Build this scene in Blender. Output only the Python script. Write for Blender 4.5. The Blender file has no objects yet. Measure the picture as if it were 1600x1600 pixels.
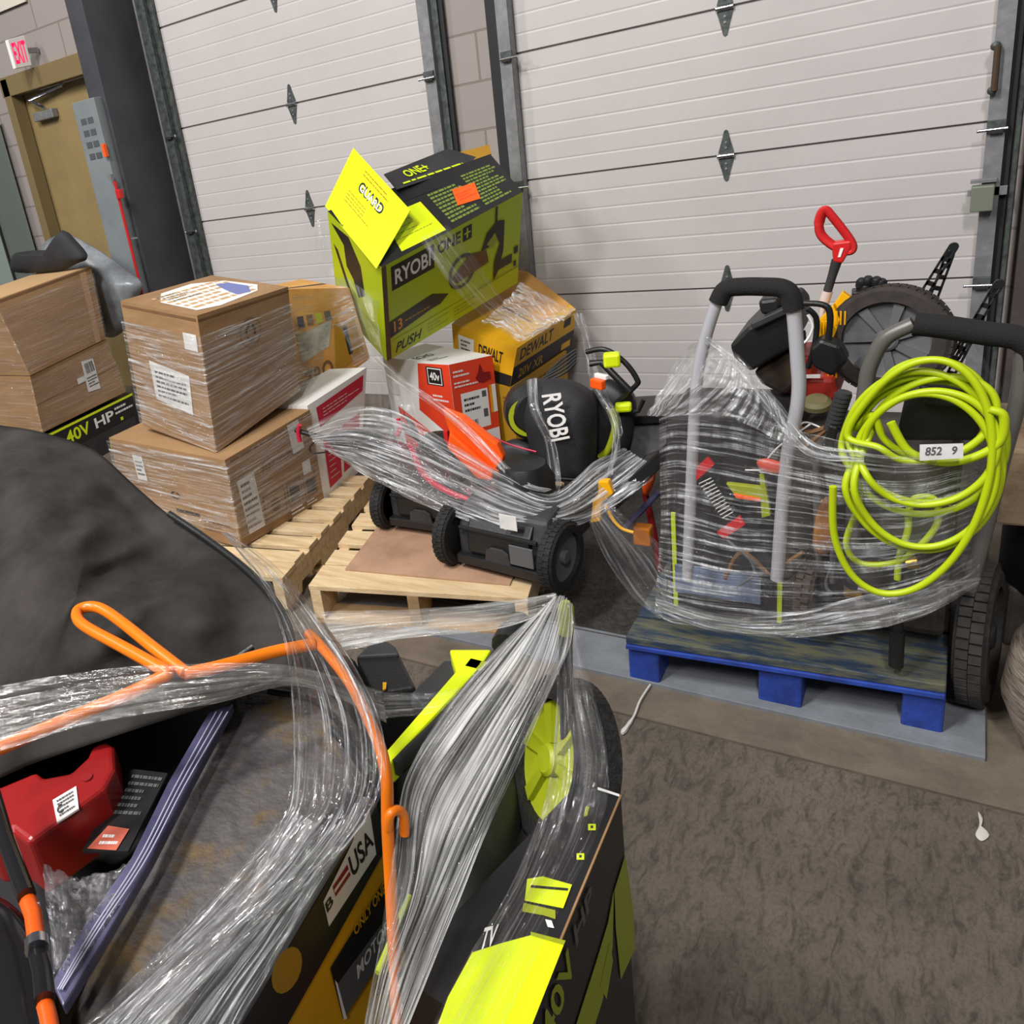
import bpy, bmesh, math, random
from mathutils import Vector, Matrix, noise as mnoise, geometry as mgeo
sc = bpy.context.scene
COL = sc.collection
# ------------------------------------------------------------------ camera
FPX = 1332.748; PPX = 450; PPY = 700
RR = ((0.79013007, 0.58440249, -0.18484644), (0.06865901, -0.38406245, -0.92075077), (-0.60908162, 0.71482149, -0.34358378))
CAM = Vector((0.0, -3.871184, 1.480323))
cd = bpy.data.cameras.new('camera'); cam = bpy.data.objects.new('camera', cd); COL.objects.link(cam)
cam.matrix_world = Matrix(((RR[0][0], -RR[1][0], -RR[2][0], CAM.x), (RR[0][1], -RR[1][1], -RR[2][1], CAM.y), (RR[0][2], -RR[1][2], -RR[2][2], CAM.z), (0, 0, 0, 1)))
cd.sensor_width = 36; cd.lens = FPX / 1600 * 36; cd.shift_x = (800 - PPX) / 1600; cd.shift_y = (PPY - 800) / 1600; cd.clip_start = 0.02; cd.clip_end = 100
sc.camera = cam
# ------------------------------------------------------------------ world, lamps, exposure
w = bpy.data.worlds.new('world'); sc.world = w; w.use_nodes = True
w.node_tree.nodes['Background'].inputs[0].default_value = (0.93, 0.95, 1.0, 1)
w.node_tree.nodes['Background'].inputs[1].default_value = 0.13
def area_lamp(name, loc, sx, sy, power, color=(1, 0.975, 0.955), aim=None):
    l = bpy.data.lights.new(name, 'AREA'); l.shape = 'RECTANGLE'; l.size = sx; l.size_y = sy; l.energy = power; l.color = color
    o = bpy.data.objects.new(name, l); COL.objects.link(o); o.location = loc
    d = (Vector(aim) - Vector(loc)) if aim else Vector((0, 0, -1))
    o.rotation_euler = d.to_track_quat('-Z', 'Y').to_euler(); return o
area_lamp('high_bay_lamp', (-2.0, -4.9, 5.6), 0.5, 1.4, 285, aim=(-1.9, -1.6, 0.4))
area_lamp('high_bay_lamp', (0.9, -6.8, 5.8), 0.5, 1.4, 235, aim=(-0.8, -1.0, 0.6))
area_lamp('high_bay_lamp', (-5.8, -5.4, 5.8), 0.5, 1.4, 150, aim=(-5.0, -1.0, 0.4))
area_lamp('high_bay_lamp', (-3.4, -8.5, 5.6), 0.5, 1.4, 180, aim=(-2.2, -1.0, 0.5))
sc.view_settings.view_transform = 'Standard'; sc.view_settings.look = 'None'; sc.view_settings.gamma = 1
sc.view_settings.exposure = 0.04; sc.view_settings.use_curve_mapping = False
try:
    sc.cycles.transparent_max_bounces = 24; sc.cycles.max_bounces = 8
except Exception: pass
# ------------------------------------------------------------------ points: a sight line met with a real plane (y=, z=, x=) or taken at a depth d
def Q(u, v, y=None, z=None, x=None, d=None):
    a, b = (u - PPX) / FPX, (v - PPY) / FPX
    r = Vector([RR[0][k] * a + RR[1][k] * b + RR[2][k] for k in range(3)])
    if y is not None: t = (y - CAM.y) / r.y
    elif z is not None: t = (z - CAM.z) / r.z
    elif x is not None: t = (x - CAM.x) / r.x
    else: t = d
    return CAM + r * t
def QL(pts, y=None, z=None, x=None, d=None):
    out = []
    for p in pts:
        if len(p) == 3: out.append(Q(p[0], p[1], d=p[2]) if d is not None else (Q(p[0], p[1], y=p[2]) if y is not None else Q(p[0], p[1], z=p[2])))
        else: out.append(Q(p[0], p[1], y=y, z=z, x=x, d=d))
    return out
def depth(p):
    q = Vector(p) - CAM; return q.x * RR[2][0] + q.y * RR[2][1] + q.z * RR[2][2]
# ------------------------------------------------------------------ materials
def lin(c): return tuple(((x / 255) / 12.92 if x / 255 <= .04045 else ((x / 255 + .055) / 1.055) ** 2.4) for x in c)
MATS = {}
def mat(name, rgb, rough=.5, metal=0, n=None, rgb2=None, stretch=(1, 1, 1), bump=0, bs=60, spec=.5, thr=(.4, .65), coords='Object', emit=0, bmix=1.0):
    """rgb in 0..255 sRGB. n: noise scale mixing rgb -> rgb2"""
    if name in MATS: return MATS[name]
    m = bpy.data.materials.new(name); m.use_nodes = True; nt = m.node_tree; b = nt.nodes['Principled BSDF']
    c = lin(rgb); b.inputs['Base Color'].default_value = (*c, 1); b.inputs['Roughness'].default_value = rough; b.inputs['Metallic'].default_value = metal
    b.inputs['Specular IOR Level'].default_value = spec
    tc = nt.nodes.new('ShaderNodeTexCoord'); mp = nt.nodes.new('ShaderNodeMapping'); nt.links.new(tc.outputs[coords], mp.inputs[0]); mp.inputs['Scale'].default_value = stretch
    if n:
        t = nt.nodes.new('ShaderNodeTexNoise'); t.inputs['Scale'].default_value = n; t.inputs['Detail'].default_value = 6; t.inputs['Roughness'].default_value = .65
        nt.links.new(mp.outputs[0], t.inputs[0]); r = nt.nodes.new('ShaderNodeValToRGB'); nt.links.new(t.outputs[0], r.inputs[0])
        r.color_ramp.elements[0].position = thr[0]; r.color_ramp.elements[1].position = thr[1]
        r.color_ramp.elements[0].color = (*c, 1); r.color_ramp.elements[1].color = (*lin(rgb2), 1); nt.links.new(r.outputs[0], b.inputs['Base Color'])
    if bump:
        t2 = nt.nodes.new('ShaderNodeTexNoise'); t2.inputs['Scale'].default_value = bs; t2.inputs['Detail'].default_value = 4; nt.links.new(mp.outputs[0], t2.inputs[0])
        bu = nt.nodes.new('ShaderNodeBump'); bu.inputs['Strength'].default_value = bump; bu.inputs['Distance'].default_value = .01; nt.links.new(t2.outputs[0], bu.inputs['Height']); nt.links.new(bu.outputs[0], b.inputs['Normal'])
    if emit:
        b.inputs['Emission Color'].default_value = (*c, 1); b.inputs['Emission Strength'].default_value = emit
    MATS[name] = m; return m
def film_mat(name, along=2.0, across=70, lo=.05, hi=.75, p0=.42, p1=.72, tint=(225, 226, 228), rough=.22, crk=25, bump=.6, gloss=.10):
    if name in MATS: return MATS[name]
    m = bpy.data.materials.new(name); m.use_nodes = True; nt = m.node_tree; N = nt.nodes; L = nt.links
    b = N['Principled BSDF']; out = N['Material Output']
    b.inputs['Base Color'].default_value = (*lin(tint), 1); b.inputs['Roughness'].default_value = rough; b.inputs['Specular IOR Level'].default_value = .9
    tc = N.new('ShaderNodeTexCoord'); mp = N.new('ShaderNodeMapping'); mp.inputs['Scale'].default_value = (along, across, 1); L.new(tc.outputs['UV'], mp.inputs[0])
    t = N.new('ShaderNodeTexNoise'); t.inputs['Scale'].default_value = 1; t.inputs['Detail'].default_value = 5; t.inputs['Roughness'].default_value = .62; t.inputs['Distortion'].default_value = .25; L.new(mp.outputs[0], t.inputs[0])
    mr = N.new('ShaderNodeMapRange'); mr.inputs['From Min'].default_value = p0; mr.inputs['From Max'].default_value = p1; mr.inputs['To Min'].default_value = lo; mr.inputs['To Max'].default_value = hi; L.new(t.outputs[0], mr.inputs[0])
    t2 = N.new('ShaderNodeTexNoise'); t2.inputs['Scale'].default_value = crk; t2.inputs['Detail'].default_value = 5; t2.inputs['Distortion'].default_value = .6
    mp2 = N.new('ShaderNodeMapping'); mp2.inputs['Scale'].default_value = (.35, 1.6, 1); L.new(tc.outputs['UV'], mp2.inputs[0]); L.new(mp2.outputs[0], t2.inputs[0])
    ad = N.new('ShaderNodeMath'); ad.operation = 'ADD'; L.new(t.outputs[0], ad.inputs[0]); L.new(t2.outputs[0], ad.inputs[1])
    bu = N.new('ShaderNodeBump'); bu.inputs['Strength'].default_value = bump; bu.inputs['Distance'].default_value = .02; L.new(ad.outputs[0], bu.inputs['Height'])
    L.new(bu.outputs[0], b.inputs['Normal'])
    t3 = N.new('ShaderNodeTexNoise'); t3.inputs['Scale'].default_value = crk * .30; t3.inputs['Detail'].default_value = 3; L.new(mp2.outputs[0], t3.inputs[0])
    mr3 = N.new('ShaderNodeMapRange'); mr3.inputs['From Min'].default_value = .36; mr3.inputs['From Max'].default_value = .62; mr3.inputs['To Min'].default_value = .30; mr3.inputs['To Max'].default_value = 1.15; L.new(t3.outputs[0], mr3.inputs[0])
    mm = N.new('ShaderNodeMath'); mm.operation = 'MULTIPLY'; mm.use_clamp = True; L.new(mr.outputs[0], mm.inputs[0]); L.new(mr3.outputs[0], mm.inputs[1])
    tr = N.new('ShaderNodeBsdfTransparent'); tr.inputs[0].default_value = (.97, .97, .97, 1)
    gl = N.new('ShaderNodeBsdfGlossy'); gl.inputs['Roughness'].default_value = .09; gl.inputs[0].default_value = (1, 1, 1, 1); L.new(bu.outputs[0], gl.inputs['Normal'])
    m1 = N.new('ShaderNodeMixShader'); m1.inputs[0].default_value = gloss; L.new(tr.outputs[0], m1.inputs[1]); L.new(gl.outputs[0], m1.inputs[2])
    m2 = N.new('ShaderNodeMixShader'); L.new(mm.outputs[0], m2.inputs[0]); L.new(m1.outputs[0], m2.inputs[1]); L.new(b.outputs[0], m2.inputs[2]); L.new(m2.outputs[0], out.inputs[0])
    MATS[name] = m; return m
# ------------------------------------------------------------------ object bookkeeping
WM = {}
def tag(o, label=None, cat=None, group=None, kind=None):
    if label: o['label'] = label
    if cat: o['category'] = cat
    if group: o['group'] = group
    if kind: o['kind'] = kind
    return o
def thing(name, loc, label, cat, group=None, rz=0):
    o = bpy.data.objects.new(name, None); COL.objects.link(o); o.empty_display_size = .1
    o.location = loc; o.rotation_euler = (0, 0, rz); WM[o.name] = Matrix.Translation(Vector(loc)) @ Matrix.Rotation(rz, 4, 'Z')
    return tag(o, label, cat, group)
def dup(o, loc, rz=0, label=None):
    r = o.copy(); COL.objects.link(r); r.location = loc; r.rotation_euler = (0, 0, rz)
    if label: r['label'] = label
    def rec(src, dst):
        for ch in list(src.children):
            c = ch.copy(); COL.objects.link(c); c.parent = dst; rec(ch, c)
    rec(o, r); return r
class MB:
    def __init__(s): s.v = []; s.f = []; s.m = []; s.uv = []; s.ms = []; s.cur = 0
    def use(s, m):
        if m not in s.ms: s.ms.append(m)
        s.cur = s.ms.index(m); return s
    def add(s, vs, fs, uvs=None):
        b = len(s.v); s.v += [Vector(p) for p in vs]
        for i, f in enumerate(fs):
            s.f.append([b + k for k in f]); s.m.append(s.cur); s.uv.append(uvs[i] if uvs else None)
        return s
    def hexa(s, c):  # c: dict or list order 000,100,110,010,001,101,111,011
        return s.add(c, [(0, 3, 2, 1), (4, 5, 6, 7), (0, 1, 5, 4), (1, 2, 6, 5), (2, 3, 7, 6), (3, 0, 4, 7)])
    def box(s, c, size, rz=0, M=None):
        x, y, z = [k / 2 for k in size]; R = Matrix.Rotation(rz, 3, 'Z') if M is None else M
        return s.hexa([Vector(c) + R @ Vector(p) for p in ((-x, -y, -z), (x, -y, -z), (x, y, -z), (-x, y, -z), (-x, -y, z), (x, -y, z), (x, y, z), (-x, y, z))])
    def prism(s, pts, vec):
        n = len(pts); vec = Vector(vec); a = [Vector(p) for p in pts]
        fs = [list(range(n)), list(range(2 * n - 1, n - 1, -1))] + [(i, i + n, (i + 1) % n + n, (i + 1) % n) for i in range(n)]
        return s.add(a + [p + vec for p in a], fs)
    def tube(s, pts, r, seg=10, closed=False, caps=True, sq=1.0):
        pts = [Vector(p) for p in pts]; n = len(pts); rs = r if isinstance(r, (list, tuple)) else [r] * n
        vs = []; up = None
        for i, p in enumerate(pts):
            a = pts[(i - 1) % n] if (closed or i > 0) else p; b = pts[(i + 1) % n] if (closed or i < n - 1) else p
            t = (b - a).normalized()
            if up is None: up = t.orthogonal().normalized()
            up = (up - t * up.dot(t)); up = up.normalized() if up.length > 1e-6 else t.orthogonal().normalized()
            sd = t.cross(up)
            for k in range(seg):
                an = 2 * math.pi * k / seg; vs.append(p + (up * math.cos(an) * sq + sd * math.sin(an)) * rs[i])
        fs = []
        for i in range(n if closed else n - 1):
            j = (i + 1) % n
            for k in range(seg): fs.append((i * seg + k, j * seg + k, j * seg + (k + 1) % seg, i * seg + (k + 1) % seg))
        if not closed and caps: fs += [list(range(seg))[::-1], [(n - 1) * seg + k for k in range(seg)]]
        return s.add(vs, fs)
    def lathe(s, c, axis, prof, seg=28, up=None):
        """prof: (r, h) along axis"""
        c = Vector(c); ax = Vector(axis).normalized(); u = ax.orthogonal().normalized() if up is None else (Vector(up) - ax * Vector(up).dot(ax)).normalized(); w_ = ax.cross(u); vs = []
        for r, h in prof:
            for k in range(seg):
                a = 2 * math.pi * k / seg; vs.append(c + ax * h + (u * math.cos(a) + w_ * math.sin(a)) * r)
        fs = []
        for i in range(len(prof) - 1):
            for k in range(seg): fs.append((i * seg + k, i * seg + (k + 1) % seg, (i + 1) * seg + (k + 1) % seg, (i + 1) * seg + k))
        if prof[0][0] > 1e-5: fs.append(list(range(seg))[::-1])
        if prof[-1][0] > 1e-5: fs.append([(len(prof) - 1) * seg + k for k in range(seg)])
        return s.add(vs, fs)
    def grid(s, rows, uvl=True):
        """rows: list of lists of points (row = along)"""
        nr, nc = len(rows), len(rows[0]); vs = [p for r in rows for p in r]
        L = [0]
        mid = nc // 2
        for i in range(1, nr): L.append(L[-1] + (Vector(rows[i][mid]) - Vector(rows[i - 1][mid])).length)
        U = [0]; mr_ = nr // 2
        for j in range(1, nc): U.append(U[-1] + (Vector(rows[mr_][j]) - Vector(rows[mr_][j - 1])).length)
        fs = []; uvs = []
        for i in range(nr - 1):
            for j in range(nc - 1):
                fs.append((i * nc + j, i * nc + j + 1, (i + 1) * nc + j + 1, (i + 1) * nc + j)); uvs.append([(U[j], L[i]), (U[j + 1], L[i]), (U[j + 1], L[i + 1]), (U[j], L[i + 1])])
        return s.add(vs, fs, uvs)
    def build(s, name, m=None, parent=None, smooth=False, bevel=0, local=False, sub=0, solid=0, bseg=2):
        me = bpy.data.meshes.new(name); mw = Matrix.Identity(4)
        pw = WM.get(parent.name) if parent else None
        if pw and not local: inv = pw.inverted(); vs = [inv @ p for p in s.v]
        else: vs = s.v
        me.from_pydata([tuple(p) for p in vs], [], s.f)
        ms = s.ms if s.ms else []
        for x in (ms or [m]): me.materials.append(x)
        me.polygons.foreach_set('material_index', s.m)
        if any(u for u in s.uv):
            ul = me.uv_layers.new(name='UVMap')
            for p in me.polygons:
                u = s.uv[p.index]
                if u:
                    for k, li in enumerate(p.loop_indices): ul.data[li].uv = u[k]
        if smooth:
            me.polygons.foreach_set('use_smooth', [True] * len(me.polygons))
        me.update(); o = bpy.data.objects.new(name, me); COL.objects.link(o)
        if smooth and smooth != 'all' and not bevel:
            try: me.set_sharp_from_angle(angle=math.radians(smooth if isinstance(smooth, (int, float)) and smooth is not True else 40))
            except Exception: pass
        if parent: o.parent = parent; WM[o.name] = pw if pw else Matrix.Identity(4)
        else: WM[o.name] = Matrix.Identity(4)
        if bevel:
            b = o.modifiers.new('bevel', 'BEVEL'); b.width = bevel; b.segments = bseg; b.limit_method = 'ANGLE'; b.angle_limit = math.radians(35)
        if sub:
            q = o.modifiers.new('subd', 'SUBSURF'); q.levels = sub; q.render_levels = sub
        if solid:
            q = o.modifiers.new('solid', 'SOLIDIFY'); q.thickness = solid
        return o
def catmull(pts, n):
    pts = [Vector(p) for p in pts]
    if len(pts) == 2: return [pts[0].lerp(pts[1], i / (n - 1)) for i in range(n)]
    out = []; m = len(pts) - 1
    for i in range(n):
        t = i / (n - 1) * m; k = min(int(t), m - 1); f = t - k
        p0 = pts[max(k - 1, 0)]; p1 = pts[k]; p2 = pts[k + 1]; p3 = pts[min(k + 2, m)]
        out.append(0.5 * ((2 * p1) + (p2 - p0) * f + (2 * p0 - 5 * p1 + 4 * p2 - p3) * f * f + (3 * p1 - p0 - 3 * p2 + p3) * f ** 3))
    return out
def catclosed(pts, n):
    pts = [Vector(p) for p in pts]; m = len(pts); out = []
    for i in range(n):
        t = i / n * m; k = int(t); f = t - k
        p0, p1, p2, p3 = pts[(k - 1) % m], pts[k % m], pts[(k + 1) % m], pts[(k + 2) % m]
        out.append(0.5 * ((2 * p1) + (p2 - p0) * f + (2 * p0 - 5 * p1 + 4 * p2 - p3) * f * f + (3 * p1 - p0 - 3 * p2 + p3) * f ** 3))
    return out
# flat lettering: glyph outlines as 2-D triangles
_tx = {}
def glyphs(s):
    if s in _tx: return _tx[s]
    c = bpy.data.curves.new('t', 'FONT'); c.body = s; c.size = 1; c.offset = .022; c.resolution_u = 3
    o = bpy.data.objects.new('t', c); COL.objects.link(o); dg = bpy.context.evaluated_depsgraph_get(); e = o.evaluated_get(dg); me = e.to_mesh()
    vs = [(v.co.x, v.co.y) for v in me.vertices]; fs = [list(p.vertices) for p in me.polygons]; e.to_mesh_clear()
    bpy.data.objects.remove(o); bpy.data.curves.remove(c)
    x0 = min(v[0] for v in vs); x1 = max(v[0] for v in vs); y0 = min(v[1] for v in vs); y1 = max(v[1] for v in vs)
    _tx[s] = ([((a - x0) / (x1 - x0), (b - y0) / (y1 - y0)) for a, b in vs], fs); return _tx[s]
class Face:
    """a quad to print on: corners ll, lr, ur, ul seen from outside; printing sits off millimetres proud"""
    def __init__(s, ll, lr, ur, ul, off=.0012):
        s.c = [Vector(p) for p in (ll, lr, ur, ul)]; n = (s.c[1] - s.c[0]).cross(s.c[3] - s.c[0]).normalized(); s.n = n; s.off = off; s.k = 1
    def P(s, u, v, o=None):
        a = s.c[0].lerp(s.c[1], u); b = s.c[3].lerp(s.c[2], u); return a.lerp(b, v) + s.n * (s.off * s.k if o is None else o)
    def poly(s, mb, m, pts):
        mb.use(m); tri = mgeo.tessellate_polygon([[Vector((p[0], p[1], 0)) for p in pts]]); out = []
        st = [[pts[i] for i in t] for t in tri]
        while st:
            t = st.pop(); e = [math.dist(t[i], t[(i + 1) % 3]) for i in range(3)]; k = e.index(max(e))
            if e[k] > .16 and len(out) < 4000:
                a, b, c_ = t[k], t[(k + 1) % 3], t[(k + 2) % 3]; m_ = ((a[0] + b[0]) / 2, (a[1] + b[1]) / 2); st += [[a, m_, c_], [m_, b, c_]]
            else: out.append(t)
        for t in out:
            v = [s.P(*q) for q in t]
            if (v[1] - v[0]).cross(v[2] - v[0]).dot(s.n) < 0: v = v[::-1]
            mb.add(v, [(0, 1, 2)])
        s.k += .15; return s
    def rect(s, mb, m, u0, v0, u1, v1): return s.poly(mb, m, [(u0, v0), (u1, v0), (u1, v1), (u0, v1)])
    def text(s, mb, m, t, u0, v0, u1, v1, rot=0, shear=0):
        vs, fs = glyphs(t); out = []
        for a, b in vs:
            if rot == 90: a, b = 1 - b, a
            elif rot == -90: a, b = b, 1 - a
            elif rot == 180: a, b = 1 - a, 1 - b
            out.append(s.P(u0 + a * (u1 - u0) + b * shear, v0 + b * (v1 - v0)))
        mb.use(m); mb.add(out, fs); s.k += .15; return s
    def disc(s, mb, m, u, v, ru, rv, n=20): return s.poly(mb, m, [(u + ru * math.cos(2 * math.pi * k / n), v + rv * math.sin(2 * math.pi * k / n)) for k in range(n)])
    def ring(s, mb, m, u, v, ru, rv, w_=.75, n=24):
        vs = []; fs = []
        for k in range(n):
            a = 2 * math.pi * k / n; vs += [s.P(u + ru * math.cos(a), v + rv * math.sin(a)), s.P(u + ru * w_ * math.cos(a), v + rv * w_ * math.sin(a))]
            j = (k + 1) % n; fs.append((2 * k, 2 * j, 2 * j + 1, 2 * k + 1))
        mb.use(m); mb.add(vs, fs); s.k += .15; return s
    def lines(s, mb, m, u0, v0, u1, v1, n, seed=1, fill=.45):
        """small print too fine to read: short dashes"""
        rd = random.Random(seed); mb.use(m)
        for i in range(n):
            va = v0 + (v1 - v0) * (i + .25) / n; vb = va + (v1 - v0) / n * fill; u = u0
            end = u1 - (u1 - u0) * rd.choice((0, 0, .1, .35))
            while u < end:
                l = (u1 - u0) * rd.uniform(.05, .16); e = min(u + l, end)
                mb.add([s.P(u, va), s.P(e, va), s.P(e, vb), s.P(u, vb)], [(0, 1, 2, 3)]); u = e + (u1 - u0) * .025
        s.k += .15; return s
    def barcode(s, mb, m, u0, v0, u1, v1, n=14, seed=3):
        rd = random.Random(seed); mb.use(m); u = u0; st = (u1 - u0) / n
        for i in range(n):
            wd = st * rd.uniform(.3, .8); mb.add([s.P(u, v0), s.P(u + wd, v0), s.P(u + wd, v1), s.P(u, v1)], [(0, 1, 2, 3)]); u += st
        s.k += .15; return s
class Carton:
    """box with 8 corners; c[(i,j,k)]: i runs along the right-hand face, j along the left-hand face, k up"""
    def __init__(s, O, yaw, dims, obs=None, rx=0, ry=0):
        Rz = Matrix.Rotation(math.radians(yaw), 3, 'Z'); t = Vector((math.radians(rx), math.radians(ry), 0))
        M = Rz @ (Matrix.Rotation(t.length, 3, t.normalized()) if t.length > 1e-6 else Matrix.Identity(3)); s.c = {}
        for i in (0, 1):
            for j in (0, 1):
                for k in (0, 1): s.c[i, j, k] = Vector(O) + M @ Vector((i * dims[0], j * dims[1], k * dims[2]))
        corr = {}
        for key, (u, v) in (obs or {}).items():
            p = s.c[key]; corr[key] = Q(u, v, d=depth(p)) - p
        for key in s.c:
            if key not in corr and corr:
                ws = 0; a = Vector((0, 0, 0))
                for k2, cc in corr.items():
                    wgt = 1 / (sum(abs(x - y_) for x, y_ in zip(key, k2)) ** 3); a += cc * wgt; ws += wgt
                s.c[key] = s.c[key] + a / ws
        for key, cc in corr.items(): s.c[key] = s.c[key] + cc
    def inset(s): return [s.c[k] for k in ((0, 0, 0), (1, 0, 0), (1, 1, 0), (0, 1, 0), (0, 0, 1), (1, 0, 1), (1, 1, 1), (0, 1, 1))]
    def face(s, w_, off=.0012):
        c = s.c
        if w_ == 'R': return Face(c[0, 0, 0], c[1, 0, 0], c[1, 0, 1], c[0, 0, 1], off)
        if w_ == 'L': return Face(c[0, 1, 0], c[0, 0, 0], c[0, 0, 1], c[0, 1, 1], off)
        if w_ == 'T': return Face(c[0, 0, 1], c[1, 0, 1], c[1, 1, 1], c[0, 1, 1], off)
        if w_ == 'B': return Face(c[1, 1, 0], c[0, 1, 0], c[0, 1, 1], c[1, 1, 1], off)
        if w_ == 'F': return Face(c[1, 0, 0], c[1, 1, 0], c[1, 1, 1], c[1, 0, 1], off)
    def shell(s, mb, m, bulge=.006, n=6):
        """closed box with softly bowed faces"""
        mb.use(m); c = s.c; rd = random.Random(len(mb.v) + 7)
        quads = [((0, 0, 0), (1, 0, 0), (1, 0, 1), (0, 0, 1)), ((0, 1, 0), (0, 0, 0), (0, 0, 1), (0, 1, 1)), ((0, 0, 1), (1, 0, 1), (1, 1, 1), (0, 1, 1)), ((1, 1, 0), (0, 1, 0), (0, 1, 1), (1, 1, 1)), ((1, 0, 0), (1, 1, 0), (1, 1, 1), (1, 0, 1)), ((0, 1, 0), (1, 1, 0), (1, 0, 0), (0, 0, 0))]
        for q in quads:
            a, b, cc, d = [c[k] for k in q]; n = 9; vs = []
            for i in range(n + 1):
                for j in range(n + 1): vs.append(a.lerp(b, i / n).lerp(d.lerp(cc, i / n), j / n))
            mb.add(vs, [(i * (n + 1) + j, (i + 1) * (n + 1) + j, (i + 1) * (n + 1) + j + 1, i * (n + 1) + j + 1) for i in range(n) for j in range(n)])
        return mb
def box_thing(name, label, cat, C, base, art=None, group=None, parts=None, bname='carton'):
    b = (C.c[0, 0, 0] + C.c[1, 1, 0] + C.c[1, 0, 0] + C.c[0, 1, 0]) / 4
    t = thing(name, b, label, cat, group); mb = MB(); C.shell(mb, base)
    if art: art(mb, C)
    mb.build(bname, None, t)
    if parts: parts(t, C)
    return t
def sticker(t, F, m, quads, name='label_sticker', art=None, label=None):
    mb = MB(); mb.use(m)
    for q in quads: F.poly(mb, m, q)
    if art: art(mb, F)
    o = mb.build(name, None, t)
    if label: o['label'] = label
    return o
def film(name, rails, m, label=None, cat='stretch film', nu=40, nv=24, amp=.004, freq=30, seed=0, parent=None, group=None, along=1.0, closed=False):
    """rails: polylines the film is pulled along; lofted across them, with stretched ridges"""
    rails = [catmull(r, nu) for r in rails]
    cols = [catmull([r[i] for r in rails], nv) for i in range(nu)]
    rows = [[cols[i][j] for i in range(nu)] for j in range(nv)]
    out = []
    for j in range(nv):
        rr = []
        for i in range(nu):
            p = rows[j][i]; a = rows[j][min(i + 1, nu - 1)] - rows[j][max(i - 1, 0)]; b = rows[min(j + 1, nv - 1)][i] - rows[max(j - 1, 0)][i]
            n_ = a.cross(b); n_ = n_.normalized() if n_.length > 1e-9 else Vector((0, 0, 1))
            h = mnoise.noise(Vector((j / nv * freq + seed * 7.3, i / nu * 3.0 * along, seed))) + .5 * mnoise.noise(Vector((j / nv * freq * 2.3, i / nu * 7.0 * along, seed + 5)))
            rr.append(p + n_ * h * amp)
        out.append(rr)
    mb = MB().use(m); mb.grid(out); o = mb.build(name, None, parent, smooth='all')
    if not parent: tag(o, label, cat, group)
    return o
def pillow(mb, sil, bulge, back, rings=7, seg=48, power=.5, seed=0, wob=0, cshift=(0, 0, 0)):
    """solid rounded body from its outline (3-D points), bulging towards and away from the lens side"""
    sil = catclosed(sil, seg); c = sum(sil, Vector((0, 0, 0))) / seg + Vector(cshift); nrm = Vector((0, 0, 0))
    for i in range(seg): nrm += (sil[i] - c).cross(sil[(i + 1) % seg] - c)
    nrm.normalize()
    if nrm.dot(CAM - c) < 0: nrm = -nrm
    vs = []; fs = []
    def layer(sgn, amt):
        st = len(vs)
        for r in range(1, rings + 1):
            f = 1 - r / rings
            for i in range(seg):
                p = c.lerp(sil[i], f); h = (1 - f ** 2) ** power * amt
                if wob: h += wob * mnoise.noise(p * 4 + Vector((seed, 0, 0))) * (1 - f)
                vs.append(p + nrm * sgn * h)
        return st
    for p in sil: vs.append(p.copy())
    for sgn, amt in ((1, bulge), (-1, back)):
        st = layer(sgn, amt); prev = 0
        for r in range(rings):
            cur = st + r * seg
            for i in range(seg):
                q = (prev + i, prev + (i + 1) % seg, cur + (i + 1) % seg, cur + i)
                fs.append(q if sgn > 0 else q[::-1])
            prev = cur
    mb.add(vs, fs); return mb
# ================================================================== materials
M_door = mat('door_enamel', (189, 184, 182), .5, n=1.3, rgb2=(182, 178, 176), bump=.05, bs=90)
M_gap = mat('dark_joint_gap', (104, 96, 93), .8)  # darker grey strip set into each joint between door sections
M_galv = mat('galvanised_steel', (122, 123, 125), .5, .35, n=25, rgb2=(140, 140, 142))
M_galvd = mat('dark_galvanised', (92, 98, 96), .55, .5, n=30, rgb2=(60, 66, 64))
M_seal = mat('black_seal', (30, 30, 33), .7)
M_block = mat('wall_paint', (176, 167, 163), .75, bump=.25, bs=120)
M_khaki = mat('khaki_paint', (146, 126, 84), .45, n=3, rgb2=(134, 116, 78))
M_khakid = mat('khaki_frame', (120, 104, 70), .5)
M_colgrey = mat('column_grey', (64, 64, 69), .55, n=4, rgb2=(54, 54, 60))
M_cab = mat('cabinet_grey', (124, 131, 133), .5, n=3, rgb2=(114, 121, 124))
M_white = mat('white_print', (232, 230, 226), .5)
M_paper = mat('label_paper', (222, 220, 217), .6, n=30, rgb2=(205, 203, 200))
M_ink = mat('black_ink', (28, 27, 28), .45)
M_black = mat('black_plastic', (26, 26, 27), .42, bump=.1, bs=200)
M_blackr = mat('black_rubber', (24, 23, 22), .75, bump=.4, bs=160)
M_foam = mat('black_foam', (20, 19, 19), .9, bump=.3, bs=300)
M_dgrey = mat('dark_grey_plastic', (52, 52, 54), .5, n=8, rgb2=(40, 40, 42))
M_grey = mat('grey_plastic', (88, 88, 90), .5)
M_lime = mat('lime_print', (178, 196, 30), .42)
M_limeb = mat('bright_lime', (214, 232, 20), .38)
M_limed = mat('lime_face', (150, 160, 24), .42)
M_red = mat('red_plastic', (196, 34, 36), .35)
M_dred = mat('dark_red_plastic', (140, 26, 28), .4, n=6, rgb2=(110, 18, 20))
M_pink = mat('crimson_plastic', (190, 30, 62), .35)
M_orange = mat('orange_plastic', (248, 92, 20), .38)
M_orgm = mat('orange_steel_tube', (222, 114, 14), .3)
M_ored = mat('orange_red_print', (226, 64, 34), .45)
M_yel = mat('yellow_print', (226, 170, 20), .45, n=4, rgb2=(206, 150, 16))
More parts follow.
